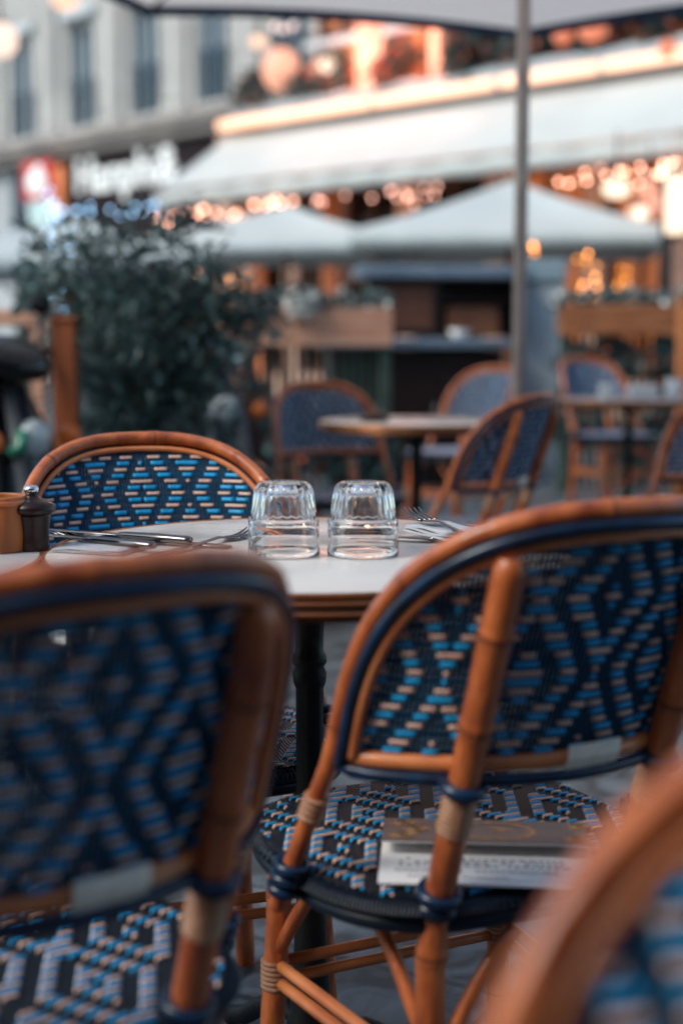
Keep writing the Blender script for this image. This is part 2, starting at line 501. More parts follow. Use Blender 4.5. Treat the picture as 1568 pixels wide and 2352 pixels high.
    while y < SY1 - .010:
        w = swid(y) - .007; n = int(w / pw2)
        if n > 3:
            rings = []
            hh, tt = (.0025 if j % 2 == 0 else .0021), .0013
            for i in range(-n, n + 1):
                o = .0031 if weave_over(i, j, 15, 9, 1.1, 2., 7.5, 3.3) else -.0031
                for q in (-.28, .28):
                    x = i * pw2 + pw2 * q; zz = crown(x, y) + o
                    rings.append([(x, y - hh, zz), (x, y - hh * .55, zz - tt), (x, y + hh * .55, zz - tt), (x, y + hh, zz), (x, y + hh * .55, zz + tt), (x, y - hh * .55, zz + tt)])
            mb.loft(rings, 1 if j % 2 == 0 else 2)
        y += ph2; j += 1
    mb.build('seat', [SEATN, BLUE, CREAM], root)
    # --- front legs, stretchers, braces
    FL = {}
    for sg in (-1, 1):
        pts = dense([(sg * .150, .150, .43), (sg * .158, .160, .22), (sg * .168, .172, 0)], .003)
        mb = MB(); mb.tube(pts, node_radii(pts, .0150, [.1, .29]), 14, mis=node_mi(pts, [.1, .29]))
        fl = mb.build('front_leg', [CANE, CANE_N], root)
        mb = MB()
        for k in range(6):
            zc = .215 + k * .0062
            mb.tube([(sg * .158, .160, zc - .003), (sg * .158, .160, zc - .0015), (sg * .158, .160, zc + .0015), (sg * .158, .160, zc + .003)], [.0158, .0172, .0172, .0158], 12)
        mb.build('cane_binding', CANE_W, fl)
    rt = Mp(.1117, .455, .020)
    rx, ry = rt.x + .008, rt.y
    ends = {'f': ((-.157, .159), (.157, .159)), 'b': ((-rx, ry), (rx, ry)), 'l': ((-rx, ry), (-.157, .159)), 'r': ((rx, ry), (.157, .159))}
    for a, b in ends.values():
        mb = MB()
        for zc in (.222, .244):
            mb.tube([(a[0] + (b[0] - a[0]) * t / 6, a[1] + (b[1] - a[1]) * t / 6, zc) for t in range(7)], .0072, 10)
        mb.build('stretcher', CANE_L, root)
    for a, b in ends.values():
        for p0, p1 in ((a, b), (b, a)):
            mb = MB()
            m0 = Vector((p0[0], p0[1], .25)); m1 = Vector((p0[0] * .5 + p1[0] * .5, p0[1] * .5 + p1[1] * .5, .388))
            m1 = m1.lerp(Vector((p0[0], p0[1], .388)), .25)
            ctrl = m0.lerp(m1, .55) + Vector((0, 0, .03))
            mb.tube([(1 - t) ** 2 * m0 + 2 * t * (1 - t) * ctrl + t * t * m1 for t in [k / 8 for k in range(9)]], .0078, 10)
            mb.build('brace', CANE, root)
    return root

chairs = [
    ((.132, 1.560), 26, 'blue woven rattan chair seen from behind with a folded menu lying on its seat'),
    ((-.315, 1.191), 35, 'blurred rattan chair seen from behind at lower left, its pale plate below the pepper mill'),
    ((-.228, 1.965), 198, 'blue and cream woven chair facing the camera just beyond the two upturned glasses'),
    ((.156, .292), 150, 'heavily blurred chair corner closest to the camera, filling the lower right corner'),
    ((.334, 4.280), 56, 'rattan chair seen from behind in front of the umbrella pole, at the middle table'),
    ((.0, 5.2), 201, 'rounded blue chair facing us behind the empty middle table, beside the big bush'),
    ((.55, 6.87), 131, 'small distant chair facing us between the umbrella pole and the black car'),
    ((1.43, 7.55), 206, 'distant blue chair standing behind the far table below the right wooden trough'),
    ((1.06, 4.12), 142, 'chair cut off by the right edge of the picture, in front of the far table'),
    ((1.66, 6.05), 96, 'chair at the far right table with only its low blue seat showing'),
]
CH = make_chair()
GRP = 'rattan bistro chairs on the terrace'
for i, ((x, y), ph, lb) in enumerate(chairs):
    o = CH if i == 0 else copy_tree(CH)
    o.location = (x, y, gz(y)); o.rotation_euler = (0, 0, R_(ph))
    tag(o, lb, 'chair', GRP)

# ------------------------------------------------------------------ bistro tables
TZ, TR = .729, .325
def make_table():
    root = empty('bistro_table')
    mb = MB()
    mb.lathe([(1e-4, TZ - .022), (TR - .012, TZ - .022), (TR - .010, TZ - .010), (TR - .0035, TZ - .0012), (TR - .005, TZ), (1e-4, TZ)], 96)
    mb.build('tabletop', TABLE, root)
    mb = MB()
    mb.lathe([(TR - .0035, TZ - .0008), (TR - .002, TZ + .0012), (TR, TZ + .001), (TR + .001, TZ - .001), (TR + .001, TZ - .0055), (TR - .002, TZ - .007)], 96, mi=0)
    mb.lathe([(TR - .002, TZ - .007), (TR - .002, TZ - .0085), (TR + .0005, TZ - .0095), (TR + .0005, TZ - .0125), (TR - .002, TZ - .0135)], 96, mi=0)
    mb.lathe([(TR - .002, TZ - .0135), (TR - .003, TZ - .0190), (TR - .002, TZ - .0195)], 96, mi=1)
    mb.lathe([(TR - .002, TZ - .0195), (TR + .0005, TZ - .0205), (TR + .0005, TZ - .0235), (TR - .002, TZ - .0245), (TR - .006, TZ - .026)], 96, mi=0)
    mb.lathe([(TR - .004, TZ - .026), (TR - .004, TZ - .030), (TR - .02, TZ - .031), (.02, TZ - .031)], 96, mi=1)
    mb.build('table_edge', [BRASS, BRASS_D], root)
    mb = MB()
    mb.lathe([(.11, TZ - .031), (.11, TZ - .036), (.03, TZ - .050), (.020, TZ - .075), (.0165, TZ - .11), (.0165, .60), (.021, .594), (.0215, .586), (.018, .58),
              (.0215, .572), (.0205, .560), (.0165, .552), (.0165, .28), (.0185, .265), (.0205, .25), (.0215, .20), (.0245, .17), (.026, .13), (.034, .10), (.036, .085), (.03, .07), (.02, .06), (.001, .06)], 24,
             mod=lambda i, th: .0009 * math.cos(8 * th) if i in (4, 5, 11, 12) else 0)
    mb.build('column', IRON, root)
    for k in range(3):
        a = PI / 2 + .5 + 2 * PI * k / 3
        d = Vector((math.cos(a), math.sin(a), 0))
        mb = MB()
        pts = [Vector((0, 0, .10)) + d * .02, Vector((0, 0, .105)) + d * .07, Vector((0, 0, .075)) + d * .14, Vector((0, 0, .035)) + d * .20, Vector((0, 0, .014)) + d * .25]
        mb.tube(dense(pts, .012), .0135, 10)
        mb.ball(pts[-1] + Vector((0, 0, -.001)), .0135, 8)
        mb.build('foot', IRON, root)
    return root
T1 = (-.040, 1.75)
tables = [(T1, 'round white table with copper edge carrying the two upturned glasses'),
          ((-.682, 1.655), 'round table at the left edge under the pepper mill and wooden pot'),
          ((.250, 4.72), 'empty round white table in the middle distance left of the umbrella pole'),
          ((1.29, 6.40), 'far round table below the right planter with white tableware on it'),
          ((1.97, 6.62), 'far table joined to the right of the table with tableware, at the frame edge')]
TB = make_table()
for i, ((x, y), lb) in enumerate(tables):
    o = TB if i == 0 else copy_tree(TB)
    o.location = (x, y, gz(y)); tag(o, lb, 'table', 'round bistro tables')

# ------------------------------------------------------------------ glasses
def glass_mb():
    Hh = .0885
    out = [(.0405, .0008), (.0420, .0), (.0432, .0012), (.0432, .010), (.0428, .024), (.0424, .0385), (.0426, .0410), (.0418, .0432), (.0398, .0448), (.0387, .0462),
           (.0382, .052), (.0374, .060), (.0364, .069), (.0352, .077), (.0335, .0822), (.0310, .0858), (.0275, .0880), (.0250, .0885), (.0235, .0876), (.0001, .0872)]
    inn = [(.0001, .0790), (.0240, .0785), (.0285, .0765), (.0305, .073), (.0318, .066), (.0335, .055), (.0352, .046), (.0378, .041), (.0392, .036), (.0398, .020), (.0402, .004), (.0405, .0008)]
    fl = {10: .9, 11: 1, 12: 1, 13: 1, 14: .8, 15: .45}
    no = len(out)
    def mod(i, th):
        if i in fl: return .0011 * fl[i] * (abs(math.cos(11 * th)) * 2 - 1.2)
        j = i - no
        if j in (3, 4, 5): return .0006 * math.cos(22 * th)
        return 0
    mb = MB(); mb.lathe(out + inn, 176, mod=mod)
    # merge the seam: last profile point equals the first
    return mb
import bmesh
def weld(o, d=1e-5):
    bm = bmesh.new(); bm.from_mesh(o.data); bmesh.ops.remove_doubles(bm, verts=bm.verts, dist=d)
    bmesh.ops.recalc_face_normals(bm, faces=bm.faces); bm.to_mesh(o.data); bm.free()
    return o
gl = weld(glass_mb().build('drinking_glass', GLASS, loc=(-.0695, 1.70, TZ + .0004)))
tag(gl, 'left one of the two clear fluted glasses standing upside down on the table', 'glass', 'upturned glasses')
g2 = gl.copy(); col.objects.link(g2); g2.location = (.0260, 1.70, TZ + .0004); g2.rotation_euler = (0, 0, .13)
g2['label'] = 'right one of the two clear fluted upturned glasses, nearer the fork'

# ------------------------------------------------------------------ cutlery and napkins
def make_fork():
    mb = MB()
    # handle and neck, along +x; head at +x
    prof = [(-.100, .0075, .0015), (-.095, .0098, .0020), (-.06, .0085, .0026), (-.02, .0052, .0030), (.03, .0032, .0048), (.055, .0035, .0062), (.068, .0080, .0046), (.075, .0108, .0030), (.083, .0114, .0022)]
    rings = []
    for x, w, z in prof:
        t = .0011
        rings.append([(x, -w, z), (x, -w * .6, z - t), (x, w * .6, z - t), (x, w, z), (x, w * .6, z + t), (x, -w * .6, z + t)])
    mb.loft(rings)
    for k in range(4):
        y = -.0096 + .0064 * k
        mb.tube([(.082, y, .0022), (.095, y, .0016), (.110, y, .0026), (.124, y * .97, .0062), (.131, y * .95, .0090)], [.0018, .0018, .0017, .0013, .0006], 8)
    return mb
def make_knife():
    mb = MB()
    prof = [(-.115, .0060, .0035), (-.11, .0085, .0042), (-.06, .0075, .0048), (-.015, .0055, .0042), (-.005, .0050, .003), (0, .0085, .0012), (.05, .0098, .0011), (.09, .0090, .0010), (.105, .0050, .0008), (.110, .0010, .0006)]
    rings = []
    for x, w, t in prof:
        rings.append([(x, -w, .0048), (x, -w * .5, .0048 - t), (x, w * .5, .0048 - t), (x, w, .0048), (x, w * .5, .0048 + t), (x, -w * .5, .0048 + t)])
    mb.loft(rings)
    return mb
def napkin_mb(w, d):
    mb = MB()
    for k in range(3):
        z0 = .0006 + k * .0016
        e = .002 * k
        nx, ny = 8, 8
        top = [(-w / 2 + e + (w - 2 * e) * i / nx, -d / 2 + e * .5 + (d - e) * j / ny, z0 + .0011 + .0006 * math.sin(i * 1.3 + k) * math.sin(j * .9 + k * 2)) for j in range(ny + 1) for i in range(nx + 1)]
        bot = [(x, y, z - .0011) for x, y, z in top]
        q = (nx + 1) * (ny + 1)
        fs = [(j * 9 + i, j * 9 + i + 1, j * 9 + i + 10, j * 9 + i + 9) for j in range(ny) for i in range(nx)]
        fb = [tuple(q + v for v in reversed(f)) for f in fs]
        rim = [i for i in range(9)] + [9 * j + 8 for j in range(1, 9)] + [72 + i for i in range(7, -1, -1)] + [9 * j for j in range(7, 0, -1)]
        fr = [(rim[i], q + rim[i], q + rim[(i + 1) % len(rim)], rim[(i + 1) % len(rim)]) for i in range(len(rim))]
        mb.add(top + bot, fs + fb + fr, 0, True)
    return mb
def on_table(px, py, dz=0.):
    d = F * (CZ - TZ) / (py - 790)
    return Vector(((px - 784) / F * d, d, TZ + dz))
def put(o, v, rz, rx=0, ry=0):
    o.location = v; o.rotation_euler = (rx, ry, rz); return o
FK = make_fork().build('fork', STEEL)
FK.scale = (1.1, 1.15, 1.1); put(FK, (.150, 1.775, TZ + .0140), R_(113), 0, R_(-4)); tag(FK, 'steel fork with raised tines, between the right glass and the chair back', 'fork', 'table cutlery')
KN = make_knife().build('knife', STEEL)
put(KN, on_table(985, 1248, .001), R_(160)); tag(KN, 'steel knife lying beside the right upturned glass', 'knife', 'table cutlery')
NP = napkin_mb(.10, .13).build('napkin', NAPKIN)
NP.scale = (.75, .8, 2.2); put(NP, on_table(1030, 1240, .0058), R_(28)); tag(NP, 'folded paper napkin under the raised fork on the right of the table', 'napkin', 'paper napkins')
n2 = NP.copy(); n2.scale = (1, 1, 1); col.objects.link(n2); put(n2, on_table(250, 1258, .0004), R_(-18)); n2['label'] = 'folded paper napkin under the knives at the left of the table'
k2 = KN.copy(); col.objects.link(k2); put(k2, on_table(262, 1246, .0052), R_(152)); k2['label'] = 'knife on the left napkin nearest the far chair'
k3 = KN.copy(); col.objects.link(k3); put(k3, on_table(190, 1256, .0052), R_(146)); k3['label'] = 'knife on the left napkin nearest the pepper mill'
f2 = FK.copy(); col.objects.link(f2); put(f2, on_table(440, 1262, .0004), R_(62)); f2['label'] = 'fork lying flat alone on the table left of the glasses'
f3 = FK.copy(); col.objects.link(f3); put(f3, on_table(345, 1250, .0004), R_(158)); f3['label'] = 'fork lying beside the left napkin, handle towards the glasses'

# ------------------------------------------------------------------ pepper mill and pot on the left table
mill = empty('pepper_mill', at(76, 1268, 1.74).to_tuple(), 0, 'small dark turned wood pepper mill with a silver knob', 'pepper mill')
mill.location.z = TZ
mb = MB(); mb.lathe([(.0001, .0005), (.020, .0005), (.0212, .003), (.0205, .012), (.0200, .020), (.0215, .034), (.0235, .043), (.0240, .0455), (.0001, .0455)], 32); mb.build('body', MILL, mill)
mb = MB(); mb.lathe([(.0001, .046), (.0255, .046), (.0290, .049), (.0295, .053), (.0265, .058), (.018, .0625), (.0095, .0655), (.0075, .069), (.0085, .0715), (.0001, .0715)], 32); mb.build('cap', MILL, mill)
mb = MB(); mb.lathe([(.0001, .0716), (.0075, .0716), (.0092, .0735), (.0092, .0770), (.0070, .0800), (.0001, .0810)], 24); mb.build('knob', CHROME, mill)
pot = empty('wooden_pot', (at(2, 1268, 1.735).x, 1.735, TZ), 0, 'orange wooden pot cut by the left edge beside the pepper mill', 'pot')
mb = MB(); mb.lathe([(.0001, .0004), (.032, .0004), (.034, .003), (.0345, .066), (.0335, .0685), (.0305, .0685), (.030, .066), (.029, .006), (.0001, .006)], 36); mb.build('bowl', POT, pot)
mb = MB(); mb.lathe([(.0348, .058), (.0362, .059), (.0362, .063), (.0348, .064)], 36); mb.build('band', CANE_L, pot)

# ------------------------------------------------------------------ menu on the near chair
def text_obj(s, size, m, parent, loc, rot=(0, 0, 0), ext=.0, name='lettering', align='CENTER', sx=1.):
    cu = bpy.data.curves.new(name, 'FONT'); cu.body = s; cu.size = size; cu.extrude = ext; cu.align_x = align; cu.align_y = 'CENTER'
    tmp = bpy.data.objects.new(name + '_curve', cu); col.objects.link(tmp)
    bpy.context.view_layer.update()
    me = bpy.data.meshes.new_from_object(tmp.evaluated_get(bpy.context.evaluated_depsgraph_get()))
    bpy.data.objects.remove(tmp); me.materials.clear(); me.materials.append(m); me.name = name
    t = bpy.data.objects.new(name, me); col.objects.link(t); t.parent = parent; t.location = loc; t.rotation_euler = rot; t.scale = (sx, 1, 1)
    return t
menu = empty('menu', (.154, 1.474, .4405), R_(-4), 'folded drinks menu with a gold R on its brown cover, lying on the chair seat', 'menu')
mb = MB()
W, D = .222, .175
mb.box(-W / 2, W / 2, -D / 2, D / 2, 0, .0022)
pg = mb.build('page', PAPER, menu)
mb = MB(); mb.box(-W / 2, W / 2, -D / 2 - .012, -D / 2 + .0, .0, .0015); mb.build('back_page', PAPER, menu)
# cover flap, hinged along the far edge, front raised
fl = empty('cover', (0, D / 2, .0028), 0); fl.parent = menu; fl.rotation_euler = (R_(-7), 0, 0)
bpy.data.objects.remove(fl)
mb = MB()
ca, sa = math.cos(R_(7)), math.sin(R_(7))
def flap(x, v, h): return (x, D / 2 - v * ca + h * sa, .003 + v * sa + h * ca)
LV = D * .64
def slab(mb, x0, x1, v0, v1, h0, h1, mi):
    vs = [flap(x, v, h) for x in (x0, x1) for v in (v0, v1) for h in (h0, h1)]
    mb.add(vs, [(0, 1, 3, 2), (4, 6, 7, 5), (0, 4, 5, 1), (2, 3, 7, 6), (0, 2, 6, 4), (1, 5, 7, 3)], mi, False)
slab(mb, -W / 2, W / 2, 0, LV, 0, .0012, 1)
slab(mb, -W / 2, W / 2, 0, LV, .0012, .0022, 0)
cv = mb.build('cover', [COVER, PAPER], menu)
mb = MB()
cx0, cv0 = .012, .056
def gp(u, v): return Vector(flap(cx0 + u, cv0 + v, .0026))
def annulus(r0, r1, n=48, tooth=0):
    vs, fs = [], []
    for k in range(n):
        th = 2 * PI * k / n
        rr = r1 + (tooth if (k // 2) % 2 else 0)
        vs += [gp(math.cos(th) * r0, math.sin(th) * r0), gp(math.cos(th) * rr, math.sin(th) * rr)]
    for k in range(n):
        l = (k + 1) % n
        fs.append((2 * k, 2 * k + 1, 2 * l + 1, 2 * l))
    mb.add(vs, fs, 0, False)
annulus(.034, .0352, 64); annulus(.038, .041, 64, .004)
# floral scrolls on the corners
for (u, v) in ((-.10, -.03), (-.085, .0), (-.10, .03), (.095, -.03), (.085, .03)):
    for q in range(4):
        a0 = q * 1.6 + u * 30
        pts = [gp(u + math.cos(a0 + t * .5) * (.004 + t * .0022), v + math.sin(a0 + t * .5) * (.004 + t * .0022)) for t in range(7)]
        mb.tube(pts, [.0004 + .0007 * math.sin(PI * t / 6) for t in range(7)], 5)
mb.build('emblem', GOLD, cv)
p = gp(0, 0)
text_obj('R', .040, GOLD, cv, (p.x + .006, p.y, p.z + .0004), (R_(-7), 0, R_(-90)), .0001, sx=.9)
mb = MB()
for r in range(3):
    x = -W / 2 + .02
    while x < W / 2 - .03:
        L = random.uniform(.003, .008)
        if random.random() < .8: mb.box(x, x + L, -D / 2 + .036 + r * .009, -D / 2 + .039 + r * .009, .0024, .0026)
        x += L + .003
    x = 0
mb.build('print', INK, pg)
text_obj('COCKTAILS', .010, INK, pg, (-.06, -D / 2 + .022, .0026), sx=1.3)
text_obj('CHAMPAGNES', .010, INK, pg, (.03, -D / 2 + .022, .0026), sx=1.3)
text_obj('CARTE DES BOISSONS', .008, INK, pg, (-.03, -D / 2 + .006, .0026), sx=1.3)

# ------------------------------------------------------------------ tableware far away
def tw(name, mb, m, px, py, Y, lb, cat):
    z = TZ + gz(Y); p = at(px, py, Y)
    o = mb.build(name, m, loc=(p.x, Y, z + .001)); tag(o, lb, cat); return o
cup = MB(); cup.lathe([(.0001, 0), (.025, 0), (.030, .01), (.040, .06), (.042, .075), (.039, .075), (.037, .06), (.027, .008), (.0001, .006)], 24)
CER = mat('white_ceramic', (.75, .75, .75), .25, coat=.3)
tw('cup', cup, CER, 1392, 905, 6.28, 'white cup on the left part of the far table', 'cup')
b = MB(); b.box(-.07, .07, -.03, .03, 0, .055, b=.008)
tw('napkin_box', b, CER, 1475, 890, 6.50, 'white napkin box standing on the far table', 'napkin box')
cup2 = MB(); cup2.lathe([(.0001, 0), (.03, 0), (.034, .01), (.036, .085), (.033, .085), (.030, .012), (.0001, .01)], 24)
tw('tumbler', cup2, CER, 1545, 895, 6.45, 'pale tumbler at the right end of the far table', 'tumbler')
b = MB(); b.lathe([(.0001, 0), (.045, 0), (.05, .006), (.05, .022), (.044, .024), (.040, .012), (.0001, .010)], 28)
o = b.build('ashtray', MILL, loc=(.107, 4.67, TZ + .001)); tag(o, 'small dark ashtray on the empty middle table', 'ashtray')

# ------------------------------------------------------------------ umbrella above the terrace
UC = Vector((.554, 4.475)); UR = 2.2; UA = R_(83.3); UZ = 2.395; UT = 2.97; UN = 8
um = empty('parasol', (UC.x, UC.y, 0), 0, 'large beige parasol with navy hem and thin pole over the middle tables', 'parasol')
mb = MB()
hexp = [Vector((UR * math.cos(UA + k * 2 * PI / UN), UR * math.sin(UA + k * 2 * PI / UN), UZ)) for k in range(UN)]
apex = Vector((0, 0, UT))
n = 8
for k in range(UN):
    a, b = hexp[k], hexp[(k + 1) % UN]
    for lay in (0, 1):
        vs = []
        for i in range(n + 1):
            t = i / n
            for j in range(n + 1):
                u = j / n
                q = apex.lerp(a.lerp(b, u), t)
                q.z -= .10 * t * (1 - t) * 1.0 - .05 * t * t * (4 * u * (1 - u)) * .6
                q.z += .004 * lay
                vs.append(q)
        fs = [(i * (n + 1) + j, i * (n + 1) + j + 1, (i + 1) * (n + 1) + j + 1, (i + 1) * (n + 1) + j) for i in range(n) for j in range(n)]
        mb.add(vs, fs, 0, True)
mb.build('canopy', CANVAS_U, um)
mb = MB()
for k in range(UN):
    a, b = hexp[k], hexp[(k + 1) % UN]
    vs = []
    for j in range(9):
        q = a.lerp(b, j / 8); q.z += .05 * .6 * 4 * (j / 8) * (1 - j / 8)
        o_ = Vector((q.x, q.y, 0)).normalized() * .006
        vs += [q + o_ + Vector((0, 0, .006)), q + o_ + Vector((0, 0, -.042)), q - o_ * .3 + Vector((0, 0, -.042)), q - o_ * .3 + Vector((0, 0, .006))]
    fs = []
    for j in range(8):
        for e in range(4): fs.append((j * 4 + e, j * 4 + (e + 1) % 4, j * 4 + 4 + (e + 1) % 4, j * 4 + 4 + e))
    mb.add(vs, fs, 0, False)
mb.build('hem', NAVY_C, um)
mb = MB(); mb.tube([(0, 0, .03), (0, 0, 1.5), (0, 0, UT + .06)], .0215, 20); mb.tube([(0, 0, 2.28), (0, 0, 2.36)], .034, 16); mb.ball((0, 0, UT + .09), .035, 10)
mb.build('pole', ALU, um)
for k in range(UN):
    mb = MB()
    a = hexp[k]; pts = []
    for i in range(9):
        t = .03 + .96 * i / 8; q = apex.lerp(a, t); q.z -= .10 * t * (1 - t) + .016; pts.append(q)
    mb.tube(pts, .009, 8)
    rb = mb.build('rib', ALU, um)
    mb = MB(); mb.tube([(0.03 * math.cos(UA + k * 2 * PI / UN), .03 * math.sin(UA + k * 2 * PI / UN), 2.33), pts[4]], .007, 8); mb.build('strut', ALU, rb)
mb = MB(); mb.lathe([(.0001, .0), (.24, 0), (.25, .01), (.24, .05), (.06, .06), (.03, .16), (.026, .16), (.0001, .16)], 36); mb.build('base', IRON, um)

# ------------------------------------------------------------------ plants
def foliage(name, blobs, nleaf, L, W, mats, parent=None, mixes=(0.8, 1.0), seed=1, loc=None, shell=.45):
    rnd = random.Random(seed); mb = MB()
    tot = sum(b[1] * b[2] * b[3] for b in blobs)
    for (c, rx, ry, rz) in blobs:
        k = int(nleaf * rx * ry * rz / tot)
        for _ in range(k):
            while True:
                u = Vector((rnd.uniform(-1, 1), rnd.uniform(-1, 1), rnd.uniform(-1, 1)))
                if shell < u.length < 1: break
            p = Vector(c) + Vector((u.x * rx, u.y * ry, u.z * rz))
            d = (u * .8 + Vector((rnd.gauss(0, .6), rnd.gauss(0, .6), rnd.gauss(0.1, .6)))).normalized()
            nr = Vector((rnd.gauss(0, .5), rnd.gauss(0, .5), 1))
            q = rnd.random(); mi = 0
            for e, lim in enumerate(mixes):
                if q <= lim: mi = e; break
            s = rnd.uniform(.65, 1.25)
            mb.leaf(p, d, nr, L * s, W * s, mi)
    return mb.build(name, mats, parent, loc)

# the big bush in its wooden box, left
bush = empty('bush', (-.62, 4.95, 0), 0, 'big dark leafy bush growing beside the orange wooden post', 'bush')
def rel(px, py, Y, base): 
    v = at(px, py, Y); return (v.x - base[0], v.y - base[1], v.z - base[2])
BB = (-.62, 4.95, 0)
blobs = []
rn = random.Random(3)
for (px, py, r) in ((300, 635, .13), (205, 655, .14), (420, 650, .14), (500, 690, .16), (560, 730, .12), (130, 600, .12), (250, 760, .22), (370, 770, .24), (480, 800, .17), (330, 900, .22), (220, 900, .18), (430, 880, .12),
                    (310, 545, .07), (385, 575, .09), (480, 600, .07), (190, 575, .08), (90, 640, .07), (600, 720, .08), (540, 830, .10), (330, 980, .2), (450, 960, .16), (240, 980, .16), (70, 660, .08), (110, 720, .10)):
    blobs.append((rel(px, py, 4.95 + rn.uniform(-.12, .15), BB), r, r, r * .9))
foliage('crown', blobs, 5600, .046, .020, [LEAF, LEAF_B], bush, (.7, 1.), 5, shell=.15)
rs = random.Random(44); mb = MB(); lf = MB()
for k in range(70):
    c, r0, _, _ = blobs[rs.randrange(len(blobs) - 8)]
    a = rs.uniform(0, 2 * PI); d = Vector((math.cos(a) * .9, math.sin(a) * .5, rs.uniform(-.15, .9))).normalized()
    p0 = Vector(c) + d * r0 * .5; Ls = rs.uniform(.09, .18) + r0 * .5
    sag = Vector((0, 0, -rs.uniform(.0, .10)))
    pts = [p0 + d * Ls * t + sag * t * t for t in (0, .25, .5, .75, 1)]
    mb.tube(pts, [.0028, .0025, .002, .0016, .001], 5)
    for q in range(14):
        t = .15 + .85 * q / 13; b_ = p0 + d * Ls * t + sag * t * t
        sd_ = Vector((rs.gauss(0, 1), rs.gauss(0, 1), rs.gauss(0, .7))).normalized()
        lf.leaf(b_, (d * .8 + sd_), Vector((rs.gauss(0, .4), rs.gauss(0, .4), 1)), rs.uniform(.035, .055), rs.uniform(.014, .02), 0 if rs.random() < .6 else 1)
lf.add(mb.v, mb.f, 2)
lf.build('shoots', [LEAF, LEAF_B, BARK], bush)
mb = MB()
for k in range(9):
    a = k * .7; e = Vector(blobs[k][0])
    mb.tube(dense([Vector((.05 * math.cos(a), .05 * math.sin(a), .42)), Vector((e.x * .4, e.y * .4, .75)), e], .08), [.016] * 1 + [.012] * (len(dense([Vector((.05 * math.cos(a), .05 * math.sin(a), .42)), Vector((e.x * .4, e.y * .4, .75)), e], .08)) - 1), 7)
mb.build('stems', BARK, bush)
box = empty('planter_box', (-.62, 4.95, 0), 0, 'dark wooden box holding the big bush behind the near chairs', 'planter')
mb = MB()
for k in range(4): mb.box(-.36, .36, -.20, -.178, .02 + k * .108, .122 + k * .108, b=.004)
for k in range(4): mb.box(-.36, .36, .178, .20, .02 + k * .108, .122 + k * .108, b=.004)
for s in (-1, 1):
    for k in range(4): mb.box(*sorted((s * .36, s * .338)), -.178, .178, .02 + k * .108, .122 + k * .108, b=.004)
mb.build('boards', WOOD_D, box)
mb = MB(); mb.box(-.336, .336, -.176, .176, .36, .40); mb.build('soil', BARK, box)
v = at(150, 740, 4.65)
mb = MB(); mb.box(-.038, .038, -.038, .038, 0, v.z, b=.005); mb.box(-.044, .044, -.044, .044, v.z, v.z + .018, b=.004)
tag(mb.build('wooden_post', mat('dark_orange_post', (.27, .075, .024), .5, c2=(.16, .04, .014), vscale=5, stretch=(6, 6, .6)), loc=(v.x, 4.65, 0)), 'square orange-brown wooden post in front of the big bush', 'post')

# green trellis screen further left
tr = empty('trellis_fence', (-1.70, 6.6, gz(6.6)), R_(4), 'low green wooden fence panel with pale posts at the left edge', 'fence')
GREENW = mat('green_panel', (.045, .075, .06), .6, var=.3)
for k, x in enumerate((-.9, -.45, 0, .30)):
    mb = MB(); mb.box(x - .03, x + .03, -.03, .03, 0, 1.04, b=.004); mb.build('post', WOOD_P, tr)
mb = MB()
for k in range(22): mb.box(-.88 + k * .055, -.88 + k * .055 + .045, -.012, .012, .06, .94, b=.003)
mb.build('slat_panel', GREENW, tr)
mb = MB(); mb.box(-.95, .35, -.04, .04, 1.045, 1.12, b=.006); mb.build('top_rail', WOOD_P, tr)

# troughs on trellis stands
def trough(base, Wd, z0, z1, rz, lb, wood, seed, post=True, nl=900, flowers=True):
    root = empty('planter_trough', base, rz, lb, 'planter')
    mb = MB()
    h = (z1 - z0) / 2
    for k in range(2):
        for s in (-1, 1): mb.box(-Wd / 2, Wd / 2, *sorted((s * .14, s * .118)), z0 + k * h + .002, z0 + k * h + h - .002, b=.004)
        for s in (-1, 1): mb.box(*sorted((s * Wd / 2, s * (Wd / 2 - .022))), -.117, .117, z0 + k * h + .002, z0 + k * h + h - .002, b=.004)
    mb.box(-Wd / 2 + .03, Wd / 2 - .03, -.11, .11, z0 + .01, z1 - .04)
    mb.build('trough', wood, root)
    mb = MB()
    for k in range(int(Wd / .05)): mb.box(-Wd / 2 + k * .05 + .01, -Wd / 2 + k * .05 + .035, -.02, .0, .03, z0 - .004)
    mb.build('lattice', GREENW, root)
    for s in (-1, 1):
        mb = MB(); mb.box(s * (Wd / 2 - .03) - .03, s * (Wd / 2 - .03) + .03, -.10, -.04, 0, z0 - .004, b=.004); mb.build('leg', GREENW, root)
    bl = [((-Wd / 2 + Wd * (k + .5) / 9, rnd2.uniform(-.05, .05), z1 + rnd2.uniform(-.01, .03)), .09, .09, .06) for k in range(9)]
    foliage('plants', bl, nl, .05, .026, [LEAF_B, LEAF, PETAL], root, (.62, .88, 1.) if flowers else (.6, 1.), seed)
    bl = [((-Wd / 2 + Wd * (k + .5) / 9, -.06, rnd2.uniform(.2, z0 - .12)), .10, .05, .16) for k in range(9)]
    foliage('ivy', bl, int(nl * 2.2), .06, .04, [LEAF, LEAF_B, PETAL_O], root, (.7, .93, 1.), seed + 50)
    return root
rnd2 = random.Random(11)
y = 8.3; a = at(705, 795, y)
trough((a.x, y, gz(y)), .95, a.z - gz(y), at(705, 708, y).z - gz(y), R_(10), 'pale wooden plant trough between the big bush and the black car', WOOD_P, 21)
y = 8.6; a = at(1425, 770, y)
trough((a.x, y, gz(y)), .74, a.z - gz(y), at(1425, 700, y).z - gz(y), R_(-3), 'brown wooden plant trough on a green lattice behind the far right table', WOOD, 31)
v = at(1575, 690, 7.9)
